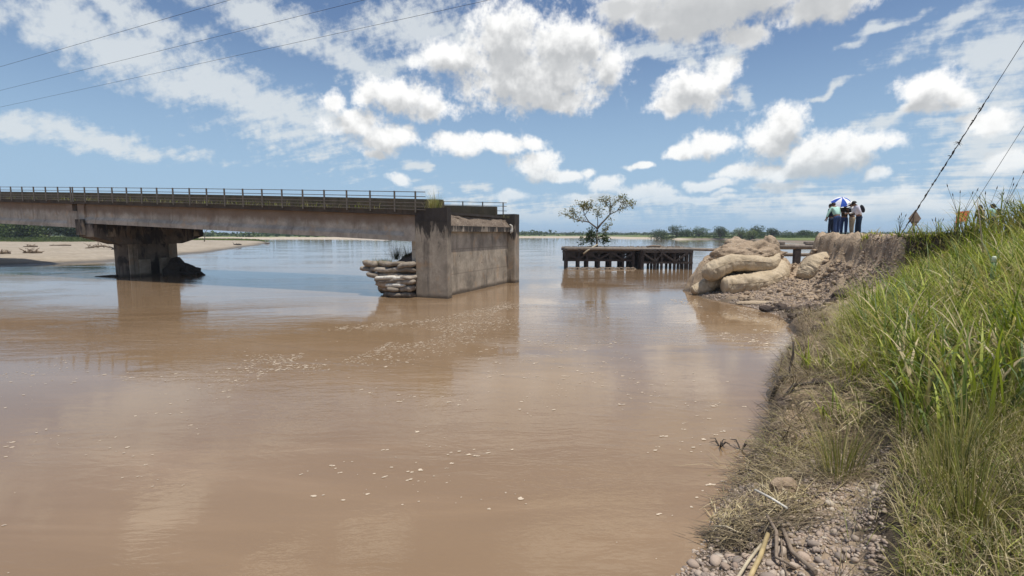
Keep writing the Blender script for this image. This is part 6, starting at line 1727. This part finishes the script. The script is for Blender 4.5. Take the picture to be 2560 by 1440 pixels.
def foam():
    r = np.random.default_rng(41); V = []; F = []
    def flecks(X, Y, S, st=1.6, ang=0.3):
        for x, y, s in zip(X, Y, S):
            for b in range(1 + int(r.random() * 2.4)):
                k = 7; a0 = r.uniform(0, 6.28); bx, by = x + r.normal() * s * 0.9, y + r.normal() * s * 0.55
                th = a0 + np.arange(k) * 2 * PI / k
                rad = s * (0.45 + 0.55 * r.random(k))
                px, py = np.cos(th) * rad * st, np.sin(th) * rad
                c, q = math.cos(ang + r.normal() * 0.35), math.sin(ang)
                i0 = len(V); zf = 0.003 + 0.006 * r.random()
                V.extend([(bx + px[j] * c - py[j] * q, by + px[j] * q + py[j] * c, zf) for j in range(k)])
                F.append(tuple(range(i0, i0 + k)))
    # dense raft swirling out from the abutment
    n = 5200; s = r.random(n); w = r.normal(0, 1, n)
    cx = np.interp(s, [0, 0.3, 0.6, 1], [0.15, -1.0, -3.2, -6.2]); cy = np.interp(s, [0, 0.3, 0.6, 1], [24.5, 18.5, 14.6, 12.0])
    X = cx + w * np.interp(s, [0, 0.3, 0.7, 1], [0.35, 0.9, 0.9, 0.7]) * 0.8 + r.normal(0, 0.3, n); Y = cy + r.normal(0, 0.9, n)
    ok = (fbm(X * 0.7, Y * 0.5, 3, 90) > -0.10); flecks(X[ok], Y[ok], 0.006 + 0.020 * r.random(ok.sum()) ** 2, 1.9)
    # thin line closer to the wall
    n = 700; s = r.random(n); X = np.interp(s, [0, 0.5, 1], [-0.2, -3.0, -6.0]) + r.normal(0, 0.25, n); Y = np.interp(s, [0, 0.5, 1], [22.5, 18.6, 17.0]) + r.normal(0, 0.25, n)
    flecks(X, Y, 0.008 + 0.022 * r.random(n) ** 2, 2.0)
    # scattered drifting flecks in the foreground
    n = 1500; X = r.uniform(-13, 1.5, n); Y = 4.3 + 9.5 * r.random(n) ** 1.2
    ok = (np.abs(X) < Y * 1.05) & (fbm(X * 0.55 + Y * 0.25, Y * 0.8, 3, 91) > 0.13); flecks(X[ok], Y[ok], 0.006 + 0.026 * r.random(ok.sum()) ** 2.2, 1.6, 0.55)
    # centre and right
    n = 1500; X = r.uniform(-1, 9.5, n); Y = r.uniform(9, 24, n)
    ok = (sdf_poly(X, Y, SHORE) < -0.2) & (fbm(X * 0.5, Y * 0.35, 3, 92) > 0.02); flecks(X[ok], Y[ok], 0.008 + 0.024 * r.random(ok.sum()) ** 2, 1.9)
    n = 420; X = r.uniform(1.5, 6.5, n); Y = r.uniform(5.5, 12, n); d = sdf_poly(X, Y, SHORE)
    ok = (d < -0.03) & (d > -1.3) & (fbm(X * 0.9, Y * 0.9, 2, 93) > 0.0); flecks(X[ok], Y[ok], 0.008 + 0.024 * r.random(ok.sum()) ** 2)
    # scum in the cove
    n = 2600; X = r.uniform(6.5, 10.6, n); Y = r.uniform(13.5, 25, n); d = sdf_poly(X, Y, SHORE)
    ok = (d < -0.05) & (d > -2.3) & (fbm(X * 1.2, Y * 0.6, 3, 94) > -0.02); flecks(X[ok], Y[ok], 0.012 + 0.035 * r.random(ok.sum()) ** 2)
    me = bpy.data.meshes.new('foam_flecks'); me.from_pydata(V, [], F); me.update()
    tag(obj('foam_flecks', me, M['foam']), 'pale foam flecks drifting on the brown river', kind='stuff')
foam()

# ================================================================== thin haze over the plain
def haze():
    mb = MB(); mb.box(-7300, 7300, -420, 7300, -3.0, 17.5)
    m = bpy.data.materials.new('thin_haze'); m.use_nodes = True; t = m.node_tree
    for n in list(t.nodes): t.nodes.remove(n)
    out = t.nodes.new('ShaderNodeOutputMaterial'); v = t.nodes.new('ShaderNodeVolumePrincipled')
    v.inputs['Color'].default_value = (0.72, 0.83, 0.95, 1); v.inputs['Density'].default_value = 0.00027
    t.links.new(v.outputs[0], out.inputs['Volume'])
    tag(mb.build('haze', m), 'thin pale haze lying over the river plain', kind='stuff')
haze()
